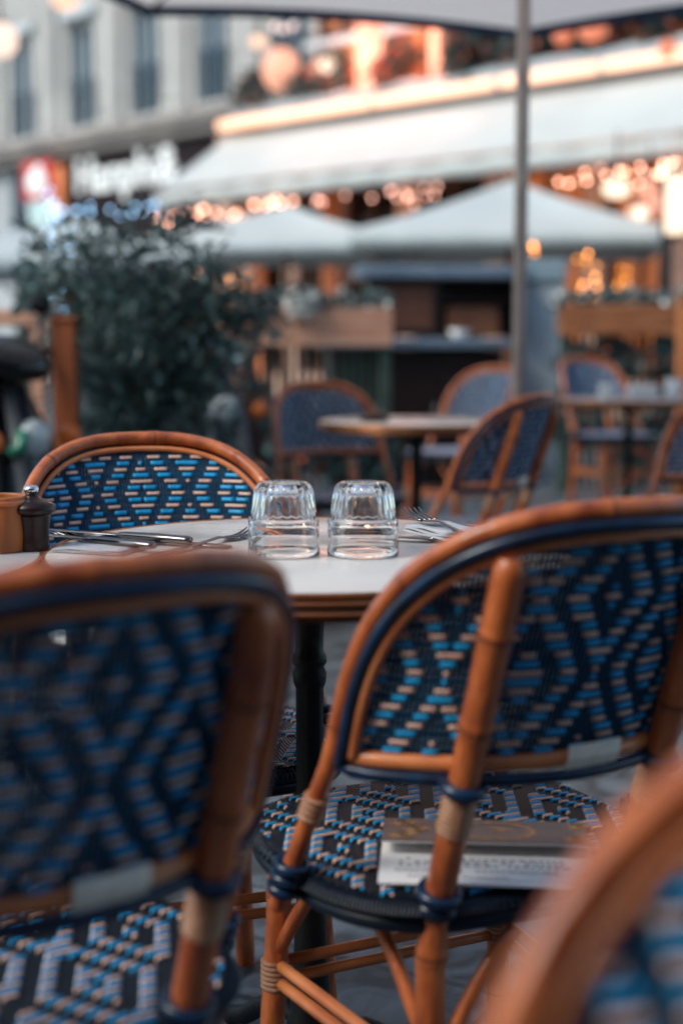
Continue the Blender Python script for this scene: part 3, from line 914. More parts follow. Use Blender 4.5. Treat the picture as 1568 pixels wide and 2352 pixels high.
mb = MB(); mb.box(-.04, .04, -.04, .04, 0, v.z - gz(7.9), b=.005); mb.box(-.046, .046, -.046, .046, v.z - gz(7.9), v.z - gz(7.9) + .02, b=.004)
tag(mb.build('wooden_post', mat('orange_post', (.55, .20, .07), .5, c2=(.42, .14, .05), vscale=4, stretch=(5, 5, .5)), loc=(v.x, 7.9, gz(7.9))), 'bright orange wooden post at the right edge beside the brown trough', 'post')
y = 8.15; a = at(690, 712, y)
b = MB(); b.ball((0, 0, .045), .10, 12, e=(1, 1, .75))
o = foliage('flower_ball', [((0, 0, .05), .085, .085, .07)], 260, .04, .04, [PETAL, LEAF_B], None, (.9, 1.), 77, (a.x, y, a.z - .01), shell=0.)
tag(o, 'round clump of white flowers in the pale trough', 'flowers')


# ------------------------------------------------------------------ dark serving counter in the square
Yc = 9.2
def zc(py): return at(985, py, Yc).z - gz(Yc)
def xc(px): return (px - 985) / F * Yc
ct = empty('serving_counter', ((985 - 784) / F * Yc, Yc, gz(Yc)), R_(4), 'dark brown serving counter with slate top and wide pale ledge behind the middle table', 'counter')
SLATE = mat('slate_slab', (.16, .21, .27), .22, c2=(.11, .15, .20), vscale=4)
COUNT = mat('counter_wood', (.020, .011, .010), .35, c2=(.012, .007, .007), vscale=4, stretch=(1, 1, 8))
mb = MB(); mb.box(xc(815), xc(1215), -.10, .42, zc(640), zc(612), b=.012); mb.build('top_slab', SLATE, ct)
mb = MB()
x0, x1, xm = xc(845), xc(1205), xc(1010)
z0, z1 = zc(772), zc(641)
mb.box(x0, xm, .0, .36, z0, z1, b=.006)
mb.box(xm + .002, x1, .26, .36, z0, z1); mb.box(x1 - .03, x1, .0, .258, z0, z1)
mb.box(xm + .002, x1 - .032, .02, .258, z0 + (z1 - z0) * .62, z0 + (z1 - z0) * .66)
mb.build('upper_cabinet', COUNT, ct)
mb = MB(); mb.box(x0 + .05, xm - .05, -.012, -.001, z0 + .04, z1 - .04, b=.004); mb.build('front_panel', WOOD_D, ct)
mb = MB(); mb.box(xc(727), xc(1180), -.34, .40, zc(800), zc(778), b=.010); mb.build('ledge', SLATE, ct)
mb = MB(); mb.box(xc(750), xc(1140), -.22, .36, 0.05, zc(801), b=.01); mb.box(xc(762), xc(1128), -.20, .34, 0, .048); mb.build('lower_cabinet', COUNT, ct)
for k in range(3):
    a_, b_ = xc(755 + k * 128), xc(755 + k * 128 + 120)
    mb = MB(); mb.box(a_, b_, -.234, -.222, .12, zc(812), b=.004); d = mb.build('door', COUNT, ct)
    mb = MB(); mb.box(b_ - .05, b_ - .03, -.25, -.235, .40, .52, b=.003); mb.build('handle', CHROME, d)
cr = Vector((xc(1085), .13, z0))
def cplace(v): return local((ct.location.x, ct.location.y), R_(4), v.x, v.y, v.z + gz(Yc))
def local(root_xy, ang, x, y, z):
    c, s = math.cos(ang), math.sin(ang)
    return Vector((root_xy[0] + x * c - y * s, root_xy[1] + x * s + y * c, z))
mb = MB(); n_ = 5
for k in range(n_):
    mb.box(-.17, .17, -.10, -.088, .01 + k * .036, .042 + k * .036, b=.003); mb.box(-.17, .17, .088, .10, .01 + k * .036, .042 + k * .036, b=.003)
    for q in (-1, 1): mb.box(*sorted((q * .17, q * .158)), -.087, .087, .01 + k * .036, .042 + k * .036, b=.003)
mb.box(-.157, .157, -.087, .087, .0, .012)
o = mb.build('wooden_crate', mat('crate_wood', (.20, .075, .035), .6, var=.4), loc=cplace(cr), rot=(0, 0, R_(4))); tag(o, 'brown wooden crate inside the right half of the dark counter', 'crate')
b = MB(); b.lathe([(.0001, 0), (.04, 0), (.045, .01), (.075, .055), (.072, .055), (.042, .012), (.0001, .010)], 24)
for px, lb in ((1040, 'white bowl on the counter ledge, left of the far chair top'),):
    o = b.build('bowl', CER, loc=cplace(Vector((xc(px), -.24, zc(778) + .001)))); tag(o, lb, 'bowl')

# grey street cabinet
Yk = 9.6; a = at(1245, 600, Yk); wk = 95 / F * Yk / 2
k = empty('street_cabinet', (a.x, Yk, gz(Yk)), R_(-8), 'pale grey street cabinet right behind the umbrella pole', 'cabinet')
hz = a.z - gz(Yk)
mb = MB(); mb.box(-wk, wk, -.15, .20, .06, hz - .15, b=.008); mb.box(-wk + .02, wk - .02, -.13, .18, 0, .06); mb.build('body', GREY_M, k)
mb = MB(); mb.box(-wk - .02, wk + .02, -.18, .22, hz - .148, hz, b=.012); mb.build('cap', mat('cab_cap', (.20, .27, .31), .5), k)
mb = MB(); mb.box(-wk + .015, wk - .015, -.158, -.152, .10, hz - .19, b=.002); d = mb.build('door', GREY_M, k)
mb = MB(); mb.box(wk * .6, wk * .6 + .02, -.175, -.159, hz * .5, hz * .5 + .12, b=.003); mb.build('handle', CHROME, d)

# ------------------------------------------------------------------ scooters
def scooter(loc, rz, lb, paint, shield, lens2, cover=None):
    r = empty('scooter', loc, rz, lb, 'scooter')   # local +x is forward
    def ell(x, zc, w, h, n=20, e=2.6):
        return [(x, w * math.copysign(abs(math.cos(2 * PI * k / n)) ** (2 / e), math.cos(2 * PI * k / n)), zc + h * math.copysign(abs(math.sin(2 * PI * k / n)) ** (2 / e), math.sin(2 * PI * k / n))) for k in range(n)]
    for x in (.62, -.62):
        w = empty('wheel', (x, 0, .22)); w.parent = r
        mb = MB(); mb.lathe([(.13, -.045), (.19, -.055), (.215, -.03), (.22, 0), (.215, .03), (.19, .055), (.13, .045)], 32); t = mb.build('tyre', RUBBER, w); t.rotation_euler = (PI / 2, 0, 0)
        mb = MB(); mb.lathe([(.0001, .03), (.04, .04), (.125, .02), (.132, .045), (.132, -.045), (.0001, -.03)], 24); t = mb.build('rim', CHROME, w); t.rotation_euler = (PI / 2, 0, 0)
    mb = MB(); mb.loft([ell(-.95, .58, .05, .03), ell(-.85, .56, .12, .12), ell(-.6, .54, .17, .20), ell(-.3, .50, .17, .20), ell(-.1, .42, .15, .14), ell(-.02, .32, .14, .05), ell(.3, .28, .14, .04), ell(.42, .32, .10, .06)])
    mb.build('body', paint, r)
    mb = MB(); mb.loft([ell(-.88, .74, .09, .03), ell(-.75, .77, .13, .05), ell(-.5, .77, .15, .055), ell(-.25, .74, .13, .05), ell(-.08, .70, .08, .03)]); mb.build('seat', PLASTIC, r)
    # leg shield
    mb = MB(); rg = []
    for i in range(9):
        t = i / 8; z = .30 + .60 * t; x = .46 - .16 * t
        w = .13 + .10 * math.sin(PI * min(1, t * .9 + .1))
        rg.append([(x + .05 * (1 - abs(q)) + (.02 if q_ else 0), w * q, z) for q, q_ in ((-1, 0), (-.5, 0), (0, 0), (.5, 0), (1, 0), (.5, 1), (0, 1), (-.5, 1))])
    mb.loft(rg); mb.build('leg_shield', shield, r)
    mb = MB(); mb.tube([(.60, .09, .22), (.52, .08, .5), (.40, .02, .86)], .022, 10); mb.tube([(.60, -.09, .22), (.52, -.08, .5), (.40, -.02, .86)], .022, 10); mb.build('fork', PLASTIC, r)
    mb = MB(); mb.loft([[(x + .62 * 0, y, z) for x, y, z in ring] for ring in (ell(.40, .44, .02, .01), ell(.46, .455, .08, .04), ell(.62, .47, .085, .035), ell(.78, .42, .08, .035), ell(.86, .34, .03, .02))]); mb.build('mudguard', paint, r)
    mb = MB(); mb.loft([ell(.20, .92, .06, .02), ell(.26, .94, .16, .06), ell(.36, .94, .17, .07), ell(.46, .92, .11, .05), ell(.50, .91, .04, .02)]); mb.build('handlebar_cover', cover or paint, r)
    mb = MB(); mb.tube([(.24, -.36, .96), (.28, -.2, .95), (.30, 0, .95), (.28, .2, .95), (.24, .36, .96)], .014, 10); mb.build('handlebar', RUBBER, r)
    mb = MB(); mb.ball((.48, 0, .70), .060, 14, 0, (.6, 1, 1)); mb.tube([(.47, -.10, .66), (.49, -.07, .68), (.49, -.062, .73)], .018, 8, 1); mb.build('headlight', [LENS, lens2], r)
    for s in (-1, 1):
        mb = MB(); mb.ball((.47, s * .17, .70), .035, 10); mb.build('indicator', AMBER_L, r)
        mb = MB(); mb.tube([(.26, s * .26, .95), (.25, s * .30, 1.08)], .006, 6); mb.ball((.24, s * .31, 1.11), .05, 10, 0, (.3, 1, .7)); mb.build('mirror', BLACKP, r)
    return r
s1 = scooter((-1.33, 4.48, 0), R_(-30), 'black scooter cut by the left edge with a pale and green headlight', BLACKP, BLACKP, LENS_G)
s2 = scooter((-.74, 6.35, gz(6.35)), R_(-58), 'dark scooter with gleaming chrome handlebar behind the lower right of the bush', BLACKP, BLACKP, LENS, CHROME)

# ------------------------------------------------------------------ buildings across the street
# left: cream stone building
LB = (-1.88, 24.2); LA = math.atan2(-.723, .69)
lb_ = empty('stone_building', (LB[0], LB[1], 0), LA, 'cream stone building with tall windows above the shop at upper left', 'building')
wt = [-12.4, -10.4, -8.42, -6.41, -4.30, -2.31, -.42, 1.5, 3.5, 5.5]
mb = MB()
OW = .43
zf0, zf1, zg0, zg1 = 5.05, 6.95, 8.3, 10.2
prev = -14.5
for t in wt + [None]:
    e = (t - OW) if t is not None else 9.0
    mb.box(prev, e, 0, .40, 4.9, 11.2)
    prev = (t + OW) if t is not None else None
for t in wt:
    mb.box(t - OW, t + OW, 0.002, .40, 4.9, zf0); mb.box(t - OW, t + OW, .002, .40, zf1, zg0); mb.box(t - OW, t + OW, .002, .40, zg1, 11.2)
# projecting pilasters between the windows
for a, b in zip(wt, wt[1:]):
    c = (a + b) / 2
    mb.box(c - .30, c + .30, -.10, -.002, 5.15, 11.0, b=.03); mb.box(c - .36, c + .36, -.14, -.003, 4.92, 5.13, b=.03)
mb.build('wall', STONE, lb_)
mb = MB(); mb.box(-14.5, 9, -.40, .38, 4.62, 4.89, b=.05); mb.box(-14.5, 9, -.28, .3, 4.46, 4.618, b=.03); mb.build('cornice', STONE_D, lb_)
mb = MB(); mb.box(-14.5, 9, -.5, .5, 11.21, 11.6, b=.08); mb.box(-14.5, 9, .2, 8, 11.61, 12.6); mb.build('roof', STONE_D, lb_)
for t in wt:
    for z0, z1 in ((zf0, zf1), (zg0, zg1)):
        mb = MB()
        for s in (-1, 1): mb.box(*sorted((t + s * OW, t + s * (OW - .09))), .16, .24, z0, z1)
        mb.box(t - OW + .09, t + OW - .09, .16, .24, z1 - .09, z1); mb.box(t - .035, t + .035, .155, .235, z0, z1 - .092)
        mb.box(t - OW - .12, t + OW + .12, -.13, -.001, z1 + .03, z1 + .20, b=.02)
        w = mb.build('window', FRAMEW, lb_)
        mb = MB(); mb.box(t - OW + .09, t + OW - .09, .25, .27, z0, z1 - .09); mb.build('pane', WINB, w)
        mb = MB()
        mb.box(t - OW, t + OW, -.03, .0, z0 + .80, z0 + .84)
        for q in range(9): mb.box(t - OW + .03 + q * .12, t - OW + .05 + q * .12, -.025, -.005, z0, z0 + .798)
        mb.build('railing', mat('railing_blue', (.03, .06, .09), .5), w)
mb = MB(); mb.box(-14.5, -6.9, .02, .40, 0, 4.45); mb.box(-5.55, -5.25, .02, .4, 0, 4.45); mb.build('ground_floor_wall', GREYW, lb_)
mb = MB(); mb.box(-5.25, 4, -.10, .35, 2.75, 4.455, b=.02); fa = mb.build('shop_fascia', FASCIA, lb_)
mb = MB(); mb.box(-6.9, 4, .10, .16, 0, 2.74); mb.build('shop_window', DGLASS, lb_)
mb = MB(); mb.box(-5.22, -4.75, -.14, -.102, 3.45, 4.35, b=.01); mb.build('orange_panel', mat('orange_sign', (.75, .25, .09), .5, emit=.25, ecol=(1, .35, .12)), fa)
text_obj('Hanphi&', .92, WHITE_E, fa, (-2.75, -.16, 4.04), (PI / 2, 0, 0), .03, 'sign_lettering', sx=.98)
sg_ = empty('shop_sign', (at(90, 415, 27.2).x, 27.2, at(90, 415, 27.2).z), LA + .25, 'square red shop sign with a white round emblem at upper left', 'sign')
mb = MB(); mb.box(-.38, .38, -.06, .06, -.36, .36, b=.02); mb.build('panel', REDP, sg_)
mb = MB(); mb.lathe([(.0001, .0), (.24, 0), (.25, .012), (.24, .022), (.0001, .022)], 32); d = mb.build('emblem', WHITE_E, sg_); d.rotation_euler = (PI / 2, 0, 0); d.location = (0, -.062, -.03)
mb = MB(); mb.ball((.06, -.07, .18), .11, 10, 0, (1, .3, 1)); mb.build('emblem_top', WHITE_E, sg_)
mb = MB(); mb.tube([(0, 0, .38), (0, 0, .50), (.2, .9, .52)], .02, 8); mb.build('bracket', IRON, sg_)

# right: restaurant
RBP = (-1.63, 21.8); RA = math.atan2(-.687, .727)
rb = empty('restaurant_building', (RBP[0], RBP[1], 0), RA, 'restaurant building with glowing windows behind the long white awning', 'building')
def rpx(px):   # distance along the front for a pixel column
    k = (px - 784) / F
    return (RBP[1] * k - RBP[0]) / (.727 + .687 * k)
mb = MB()
piers = [-.2, .35, 1.2, 2.1, 3.4, 4.9, 6.4, 7.6, 9.0, 10.6, 12.0]
for p_ in piers: mb.box(p_ - .16, p_ + .16, 0, .4, 0, 4.1, b=.02)
mb.box(-.36, 12.2, .01, .39, 3.2, 4.1); mb.box(-.36, 12.2, .02, .38, 0, .55)
mb.build('ground_floor_wall', PEACH, rb)
for a, b in zip(piers, piers[1:]):
    f_ = MB(); f_.box(a + .17, b - .17, .10, .16, .56, .64); f_.box(a + .17, b - .17, .10, .16, 3.1, 3.19)
    for q in (.0, .5, 1.):
        x = a + .20 + (b - a - .40) * q; f_.box(x - .03, x + .03, .10, .16, .642, 3.098)
    f_.box(a + .23, b - .23, .102, .158, 2.3, 2.37)
    w = f_.build('window', WOOD_D, rb)
    f_ = MB(); f_.box(a + .18, b - .18, .17, .19, .60, 3.15); f_.build('pane', GLOW_O if a > 4 else DGLASS, w)
mb = MB()
for px in (765, 600): 
    t = rpx(px); mb.box(t - .15, t + .15, -.10, -.004, .02, 3.3, b=.02)
mb.build('orange_pilaster', ORANGE, rb)
# upper storey
mb = MB()
x0 = 1.5
ups = [(1.85, .75), (3.45, 1.0), (5.2, 1.1), (7.0, 1.1), (8.8, 1.1), (10.6, 1.1)]
prev = x0
for c, w in ups:
    mb.box(prev, c - w / 2, .30, .7, 4.101, 8.4); mb.box(c - w / 2, c + w / 2, .302, .698, 6.6, 8.4); prev = c + w / 2
mb.box(prev, 12.2, .30, .7, 4.101, 8.4)
mb.build('upper_wall', PEACH, rb)
for c, w in ups:
    f_ = MB()
    for q in (-1, 0, 1): f_.box(c + q * (w / 2 - .05) - .04, c + q * (w / 2 - .05) + .04, .40, .47, 4.15, 6.59)
    f_.box(c - w / 2, c + w / 2, .395, .475, 5.35, 5.43)
    wn = f_.build('window', WOOD_D, rb)
    f_ = MB(); f_.box(c - w / 2, c + w / 2, .49, .51, 4.12, 6.6); f_.build('pane', GLOW_P if c < 4 else GLOW_O, wn)
for px in (850, 1015):
    t = rpx(px)
    f_ = MB(); f_.box(t - .27, t + .27, -.04, .296, 4.3, 5.42, b=.04); f_.box(t - .32, t + .32, -.08, .297, 4.12, 4.298, b=.02); f_.build('pilaster', PEACH_P, rb)
mb = MB(); mb.box(1.5, 12.2, -.03, .05, 5.10, 5.20, b=.01); mb.build('beam', FRAMEW, rb)
mb = MB(); mb.box(.9, 12.2, -.30, -.20, 4.12, 4.36, b=.02); mb.box(.9, 12.2, -.199, .29, 4.104, 4.18); mb.build('parapet', GREYW, rb)
mb = MB(); mb.box(1.3, 12.4, .2, 8, 8.41, 9.2); mb.build('roof', STONE_D, rb)

def local(root_xy, ang, x, y, z):
    c, s = math.cos(ang), math.sin(ang)
    return Vector((root_xy[0] + x * c - y * s, root_xy[1] + x * s + y * c, z))
def RL(x, y, z): return local(RBP, RA, x, y, z)

# awning
aw = empty('awning', (RBP[0], RBP[1], 0), RA, 'long white restaurant awning sloping down below the row of light tubes', 'awning')
PR = 1.50; ZT_, ZB_ = 4.05, 3.13
AX0, AX1 = -.02, 12.0
mb = MB(); n = 60
for lay in (0, .012):
    vs, fs = [], []
    for i in range(n + 1):
        x = AX0 + (AX1 - AX0) * i / n
        for j in range(7):
            t = j / 6
            vs.append((x, -.06 - (PR - .06) * t, ZT_ + (ZB_ - ZT_) * t - .05 * math.sin(PI * t) * (.6 + .4 * math.sin(i * .6)) - lay))
    fs = [(i * 7 + j, i * 7 + j + 1, i * 7 + 8 + j, i * 7 + 7 + j) for i in range(n) for j in range(6)]
    mb.add(vs, fs, 0, True)
mb.build('canvas', CANVAS, aw)
mb = MB(); vs = []
for i in range(121):
    x = AX0 + (AX1 - AX0) * i / 120
    o_ = .012 * math.sin(i * .9)
    vs += [(x, -PR - .004 + o_, ZB_), (x, -PR - .004 + o_ * 2, ZB_ - .20 - .02 * abs(math.sin(i * .52))), (x, -PR + .004 + o_ * 2, ZB_ - .20 - .02 * abs(math.sin(i * .52))), (x, -PR + .004 + o_, ZB_)]
mb.add(vs, [(i * 4 + e, i * 4 + (e + 1) % 4, i * 4 + 4 + (e + 1) % 4, i * 4 + 4 + e) for i in range(120) for e in range(4)], 0, True)
mb.build('valance', CANVAS, aw)
mb = MB(); mb.tube([(AX0, -PR, ZB_ + .01), (AX1, -PR, ZB_ + .01)], .03, 10); mb.build('front_bar', ALU, aw)
for x in (.3, 3.0, 6.0, 9.0, 11.7):
    mb = MB(); mb.tube([(x, -.02, 3.0), (x, -.8, 3.1), (x, -PR, ZB_ - .02)], .02, 8); mb.build('arm', ALU, aw)
mb = MB(); mb.add([(AX0, -.06, ZT_), (AX0, -PR, ZB_), (AX0, -.06, ZB_), (AX0 + .01, -.06, ZT_), (AX0 + .01, -PR, ZB_), (AX0 + .01, -.06, ZB_)], [(0, 1, 2), (5, 4, 3), (0, 3, 4, 1), (1, 4, 5, 2), (2, 5, 3, 0)], 0, False)
mb.build('side_panel', mat('side_canvas', (.50, .58, .64), .8, translucent=.2), aw)
# light tubes above the awning
edges = [(0.02, 3.05, 'light tube above the left end of the awning'), (3.12, 5.10, 'light tube above the awning just left of the umbrella pole'),
         (5.20, 6.62, 'light tube above the awning just right of the umbrella pole'), (6.70, 9.2, 'light tube above the awning at the right edge of the picture'),]
for i, (a, b, lb) in enumerate(edges):
    r = empty('light_tube', RL(a, 0, 0).to_tuple(), RA, lb + ', long and warm white', 'light tube', 'light tubes above the awning')
    mb = MB(); mb.tube([(0, -.26 - .0, 4.19), (b - a, -.26, 4.19)], .075, 14); mb.build('tube', STRIP, r)
    mb = MB(); mb.box(0, b - a, -.18, -.15, 4.11, 4.15); mb.build('holder', IRON, r)

# balcony plants
def bal(px, lb, seed, n=500, zz=4.62, sz=.32, mats=(LEAF, LEAF_B, PETAL_O), mix=(.6, .85, 1.)):
    t = rpx(px); base = RL(t, -.08, 4.2)
    rn_ = random.Random(seed)
    bl = [((rn_.uniform(-sz, sz), rn_.uniform(-.12, .12), .35 + rn_.uniform(-.05, sz)), sz * .6, .18, sz * .55) for _ in range(5)]
    r = empty('balcony_plant', base.to_tuple(), RA, lb, 'plant', 'plants on the restaurant balcony')
    mb = MB(); mb.box(-sz, sz, -.11, .11, .0, .22, b=.01); mb.build('pot', GREYW, r)
    foliage('leaves', bl, n, .11, .07, list(mats), r, mix, seed)
bal(590, 'dark balcony shrub left of the peach globe lamp', 41)
bal(700, 'balcony shrub below the white globe lamp', 42)
bal(780, 'balcony shrub left of the first lit pilaster', 43)
bal(930, 'balcony shrub between the two lit pilasters', 44, mats=(LEAF_B, PETAL_O, LEAF), mix=(.4, .7, 1.))
bal(1095, 'dark balcony shrub right of the second lit pilaster', 45, 1400, sz=.50)
bal(1150, 'dark balcony shrub just left of the umbrella pole', 46, 1300, sz=.50)
bal(1260, 'balcony shrub with orange flowers right of the umbrella pole', 47, 1300, sz=.50)
bal(1350, 'tallest orange flowering balcony shrub above the awning lights', 48, 1500, sz=.55, mix=(.5, .7, 1.))
bal(1450, 'balcony shrub above the right half of the awning', 49, 1300, sz=.55)
bal(1545, 'balcony shrub at the right edge of the picture', 50, 1300, sz=.55)

# globe lamps
def globe(name, px, py, Y, r, m, lb, e=(1, 1, 1), group=None, hang=.0):
    p = at(px, py, Y)
    o = empty(name, p.to_tuple(), 0, lb, 'lamp', group)
    mb = MB(); mb.ball((0, 0, 0), r, 14, 0, e); mb.build('globe', m, o)
    mb = MB(); mb.lathe([(.0001, r * e[2] * .92), (r * .35, r * e[2] * .92), (r * .3, r * e[2] + .03), (.0001, r * e[2] + .03)], 12)
    mb.tube([(0, 0, r * e[2] + .02), (0, 0, r * e[2] + .12 + hang)], .008, 6); mb.build('fitting', IRON, o)
    return o
def Yr(px, off=-.35):
    t = rpx(px); return RL(t, off, 0).y
globe('globe_lamp', 750, 148, Yr(750), .105, GLOBE, 'small white globe lamp over the balcony in front of the orange window')
globe('globe_lamp', 594, 96, Yr(594), .13, GLOBE_P, 'flat peach globe lamp at the top left of the balcony', (1, 1, .7))
globe('globe_lamp', 645, 160, Yr(645), .27, mat('big_globe', (0.250, 0.138, 0.100), .4, emit=1.15, ecol=(1, .44, .29)), 'biggest peach globe lamp on the balcony above the awning corner', (1, 1, 1.15))
globe('globe_lamp', 735, 155, Yr(735) + .1, .13, mat('orange_globe', (0.250, 0.087, 0.050), .4, emit=1.0, ecol=(1, .36, .2)), 'orange lamp half hidden behind the small white globe lamp')
globe('globe_lamp', 2, 92, 19., .22, mat('edge_globe', (0.250, 0.188, 0.155), .4, emit=1.3, ecol=(1, .74, .60)), 'pale peach lamp cut by the left edge of the picture')
globe('globe_lamp', 150, -8, 21., .20, GLOBE_P, 'peach lamp cut by the top edge of the picture')
OG = mat('orange_red_globe', (0.250, 0.075, 0.040), .4, emit=.8, ecol=(1, .30, .16))
globe('garden_lamp', 1292, 78, Yr(1292, -.36), .12, OG, 'orange lamp glowing among the shrubs just right of the umbrella pole')
globe('garden_lamp', 1362, 72, Yr(1362, -.36), .15, OG, 'widest orange lamp glowing among the shrubs right of the umbrella pole', (1.2, 1, .8))
globe('garden_lamp', 1534, 112, Yr(1534, -.36), .11, OG, 'orange lamp just above the right end of the light tubes')
for i, px in enumerate((630, 650, 672)):
    globe('small_lamp', px, 60 + (i % 2) * 6, Yr(px), .045, bulb_mat('dim_bulb', (1, .75, .68), 1.8), ('left', 'middle', 'right')[i] + ' one of three faint lamps under the parasol hem')
globe('hanging_lamp', 1415, 434, 12.6, .105, STRIP_P, 'wide bright lamp hanging above the right parasol', (1.15, 1, .75), hang=.3)
globe('hanging_lamp', 1472, 489, 12.6, .060, GLOBE, 'small white lamp hanging near the black lamp post')
globe('hanging_lamp', 1455, 487, 12.9, .055, GLOBE_P, 'peach lamp just left of the small white hanging lamp')
globe('hanging_lamp', 1490, 445, 13.2, .11, mat('og2', (0.250, 0.100, 0.065), .4, emit=.95, ecol=(1, .40, .26)), 'soft orange lamp left of the black lamp post', (1, 1, 1.2), hang=.2)
globe('hanging_lamp', 1512, 470, 13.0, .07, mat('og3', (0.250, 0.113, 0.080), .4, emit=.95, ecol=(1, .45, .32)), 'narrow orange lamp touching the black lamp post', (.8, .8, 1.6))
# lantern at the right edge on a black post
p = at(1552, 470, 12.0)
ln = empty('lantern', p.to_tuple(), 0, 'tall bright lantern at the right edge beside the black post', 'lantern')
mb = MB(); mb.lathe([(.0001, -.24), (.075, -.24), (.085, -.2), (.085, .2), (.075, .24), (.0001, .24)], 20); mb.build('glass', STRIP_P, ln)
mb = MB(); mb.lathe([(.0001, .245), (.10, .245), (.03, .33), (.0001, .33)], 16); mb.lathe([(.0001, -.245), (.09, -.245), (.03, -.29), (.0001, -.29)], 16); mb.build('cap', IRON, ln)
p = at(1532, 420, 12.2)
mb = MB(); mb.tube([(0, 0, 0), (0, 0, 1.4), (0, 0, p.z - .1)], [.07, .055, .05], 14); mb.ball((0, 0, p.z - .1), .075, 10); mb.lathe([(.13, 0), (.13, .06), (.08, .12)], 16)
tag(mb.build('lamp_post', IRON, loc=(p.x, 12.2, gz(12))), 'black lamp post near the right edge beside the bright lantern', 'lamp post')

# ------------------------------------------------------------------ string lights
def string(pts, n, m, r, lb, seed, jit=.03, cluster=True, group='strings of small lights'):
    rn_ = random.Random(seed)
    pts = [Vector(p) for p in pts]
    L = [0]
    for a, b in zip(pts, pts[1:]): L.append(L[-1] + (b - a).length)
    root = empty('string_lights', pts[0].to_tuple(), 0, lb, 'string lights', group)
    mb = MB(); mb.tube([p - pts[0] for p in pts], .004, 5); mb.build('cable', IRON, root)
    mb = MB(); mb.ball((0, 0, 0), r, 8); proto = mb.build('bulb', m[0], root)
    mb = MB(); mb.ball((0, 0, 0), r * .9, 8); proto2 = mb.build('bulb', m[1], root)
    first = [proto, proto2]
    for k in range(n):
        t = rn_.random() * L[-1] if cluster else (k + .5) / n * L[-1]
        i = max(i for i in range(len(L) - 1) if L[i] <= t)
        p = pts[i].lerp(pts[i + 1], (t - L[i]) / (L[i + 1] - L[i])) - pts[0]
        p += Vector((rn_.gauss(0, jit), rn_.gauss(0, jit), -abs(rn_.gauss(0, jit)) * 1.5 - r))
        w = 0 if rn_.random() < .6 else 1
        if first[w]: o = first[w]; first[w] = None
        else: o = (proto if w == 0 else proto2).copy(); col.objects.link(o)
        o.parent = root; o.location = p
    return root
def awp(px, py, dy=.06):
    """point just in front of the awning's front edge"""
    k = (px - 784) / F
    b0 = RL(0, -PR - dy, 0)
    t = (b0.y * k - b0.x) / (.727 + .687 * k)
    Y = b0.y - .687 * t
    return at(px, py, Y)
string([awp(372, 492), awp(450, 475), awp(540, 470), awp(640, 455), awp(735, 442)], 36, (WARM, WARM2), .022, 'warm string lights along the left part of the awning edge', 1, .07)
string([awp(775, 440), awp(850, 428), awp(930, 432), awp(1005, 418)], 13, (WARM2, WARM2), .021, 'faint warm string lights along the middle of the awning edge', 2, .05)
string([awp(1295, 395), awp(1360, 380), awp(1440, 378), awp(1500, 370), awp(1600, 360)], 38, (WARM, WARM2), .019, 'warm string lights at the right end of the awning edge', 3, .085)
string([at(118, 420, 13), at(122, 470, 13), at(130, 540, 13), at(136, 640, 13), at(140, 700, 13)], 26, (COOL, COOL), .016, 'cool white string lights hanging straight down at the left', 4, .05)
string([at(130, 470, 13), at(200, 468, 13), at(280, 470, 13), at(370, 462, 13)], 16, (COOL, COOL), .014, 'cool bluish string lights crossing the dark shop front', 5, .04)
string([at(1338, 560, 11.5), at(1345, 600, 11.5), at(1352, 640, 11.5), at(1345, 690, 11.5)], 13, (AMBER, AMBER2), .015, 'amber string lights hanging down below the right parasol', 6, .045, False)
string([at(1222, 562, 11.5), at(1226, 590, 11.5)], 3, (AMBER, AMBER), .014, 'amber lights just right of the umbrella pole', 7, .012)
string([at(1432, 590, 14), at(1430, 700, 14)], 8, (AMBER2, AMBER2), .014, 'dim amber lights in the restaurant doorway at right', 8, .06)
string([at(448, 612, 7.5), at(456, 628, 7.5)], 2, (AMBER, AMBER), .010, 'single amber light shining through the bush', 9, .006)
string([at(505, 622, 9.5), at(560, 618, 9.5)], 6, (AMBER2, AMBER2), .012, 'amber lights right of the bush below the parasol', 10, .03)

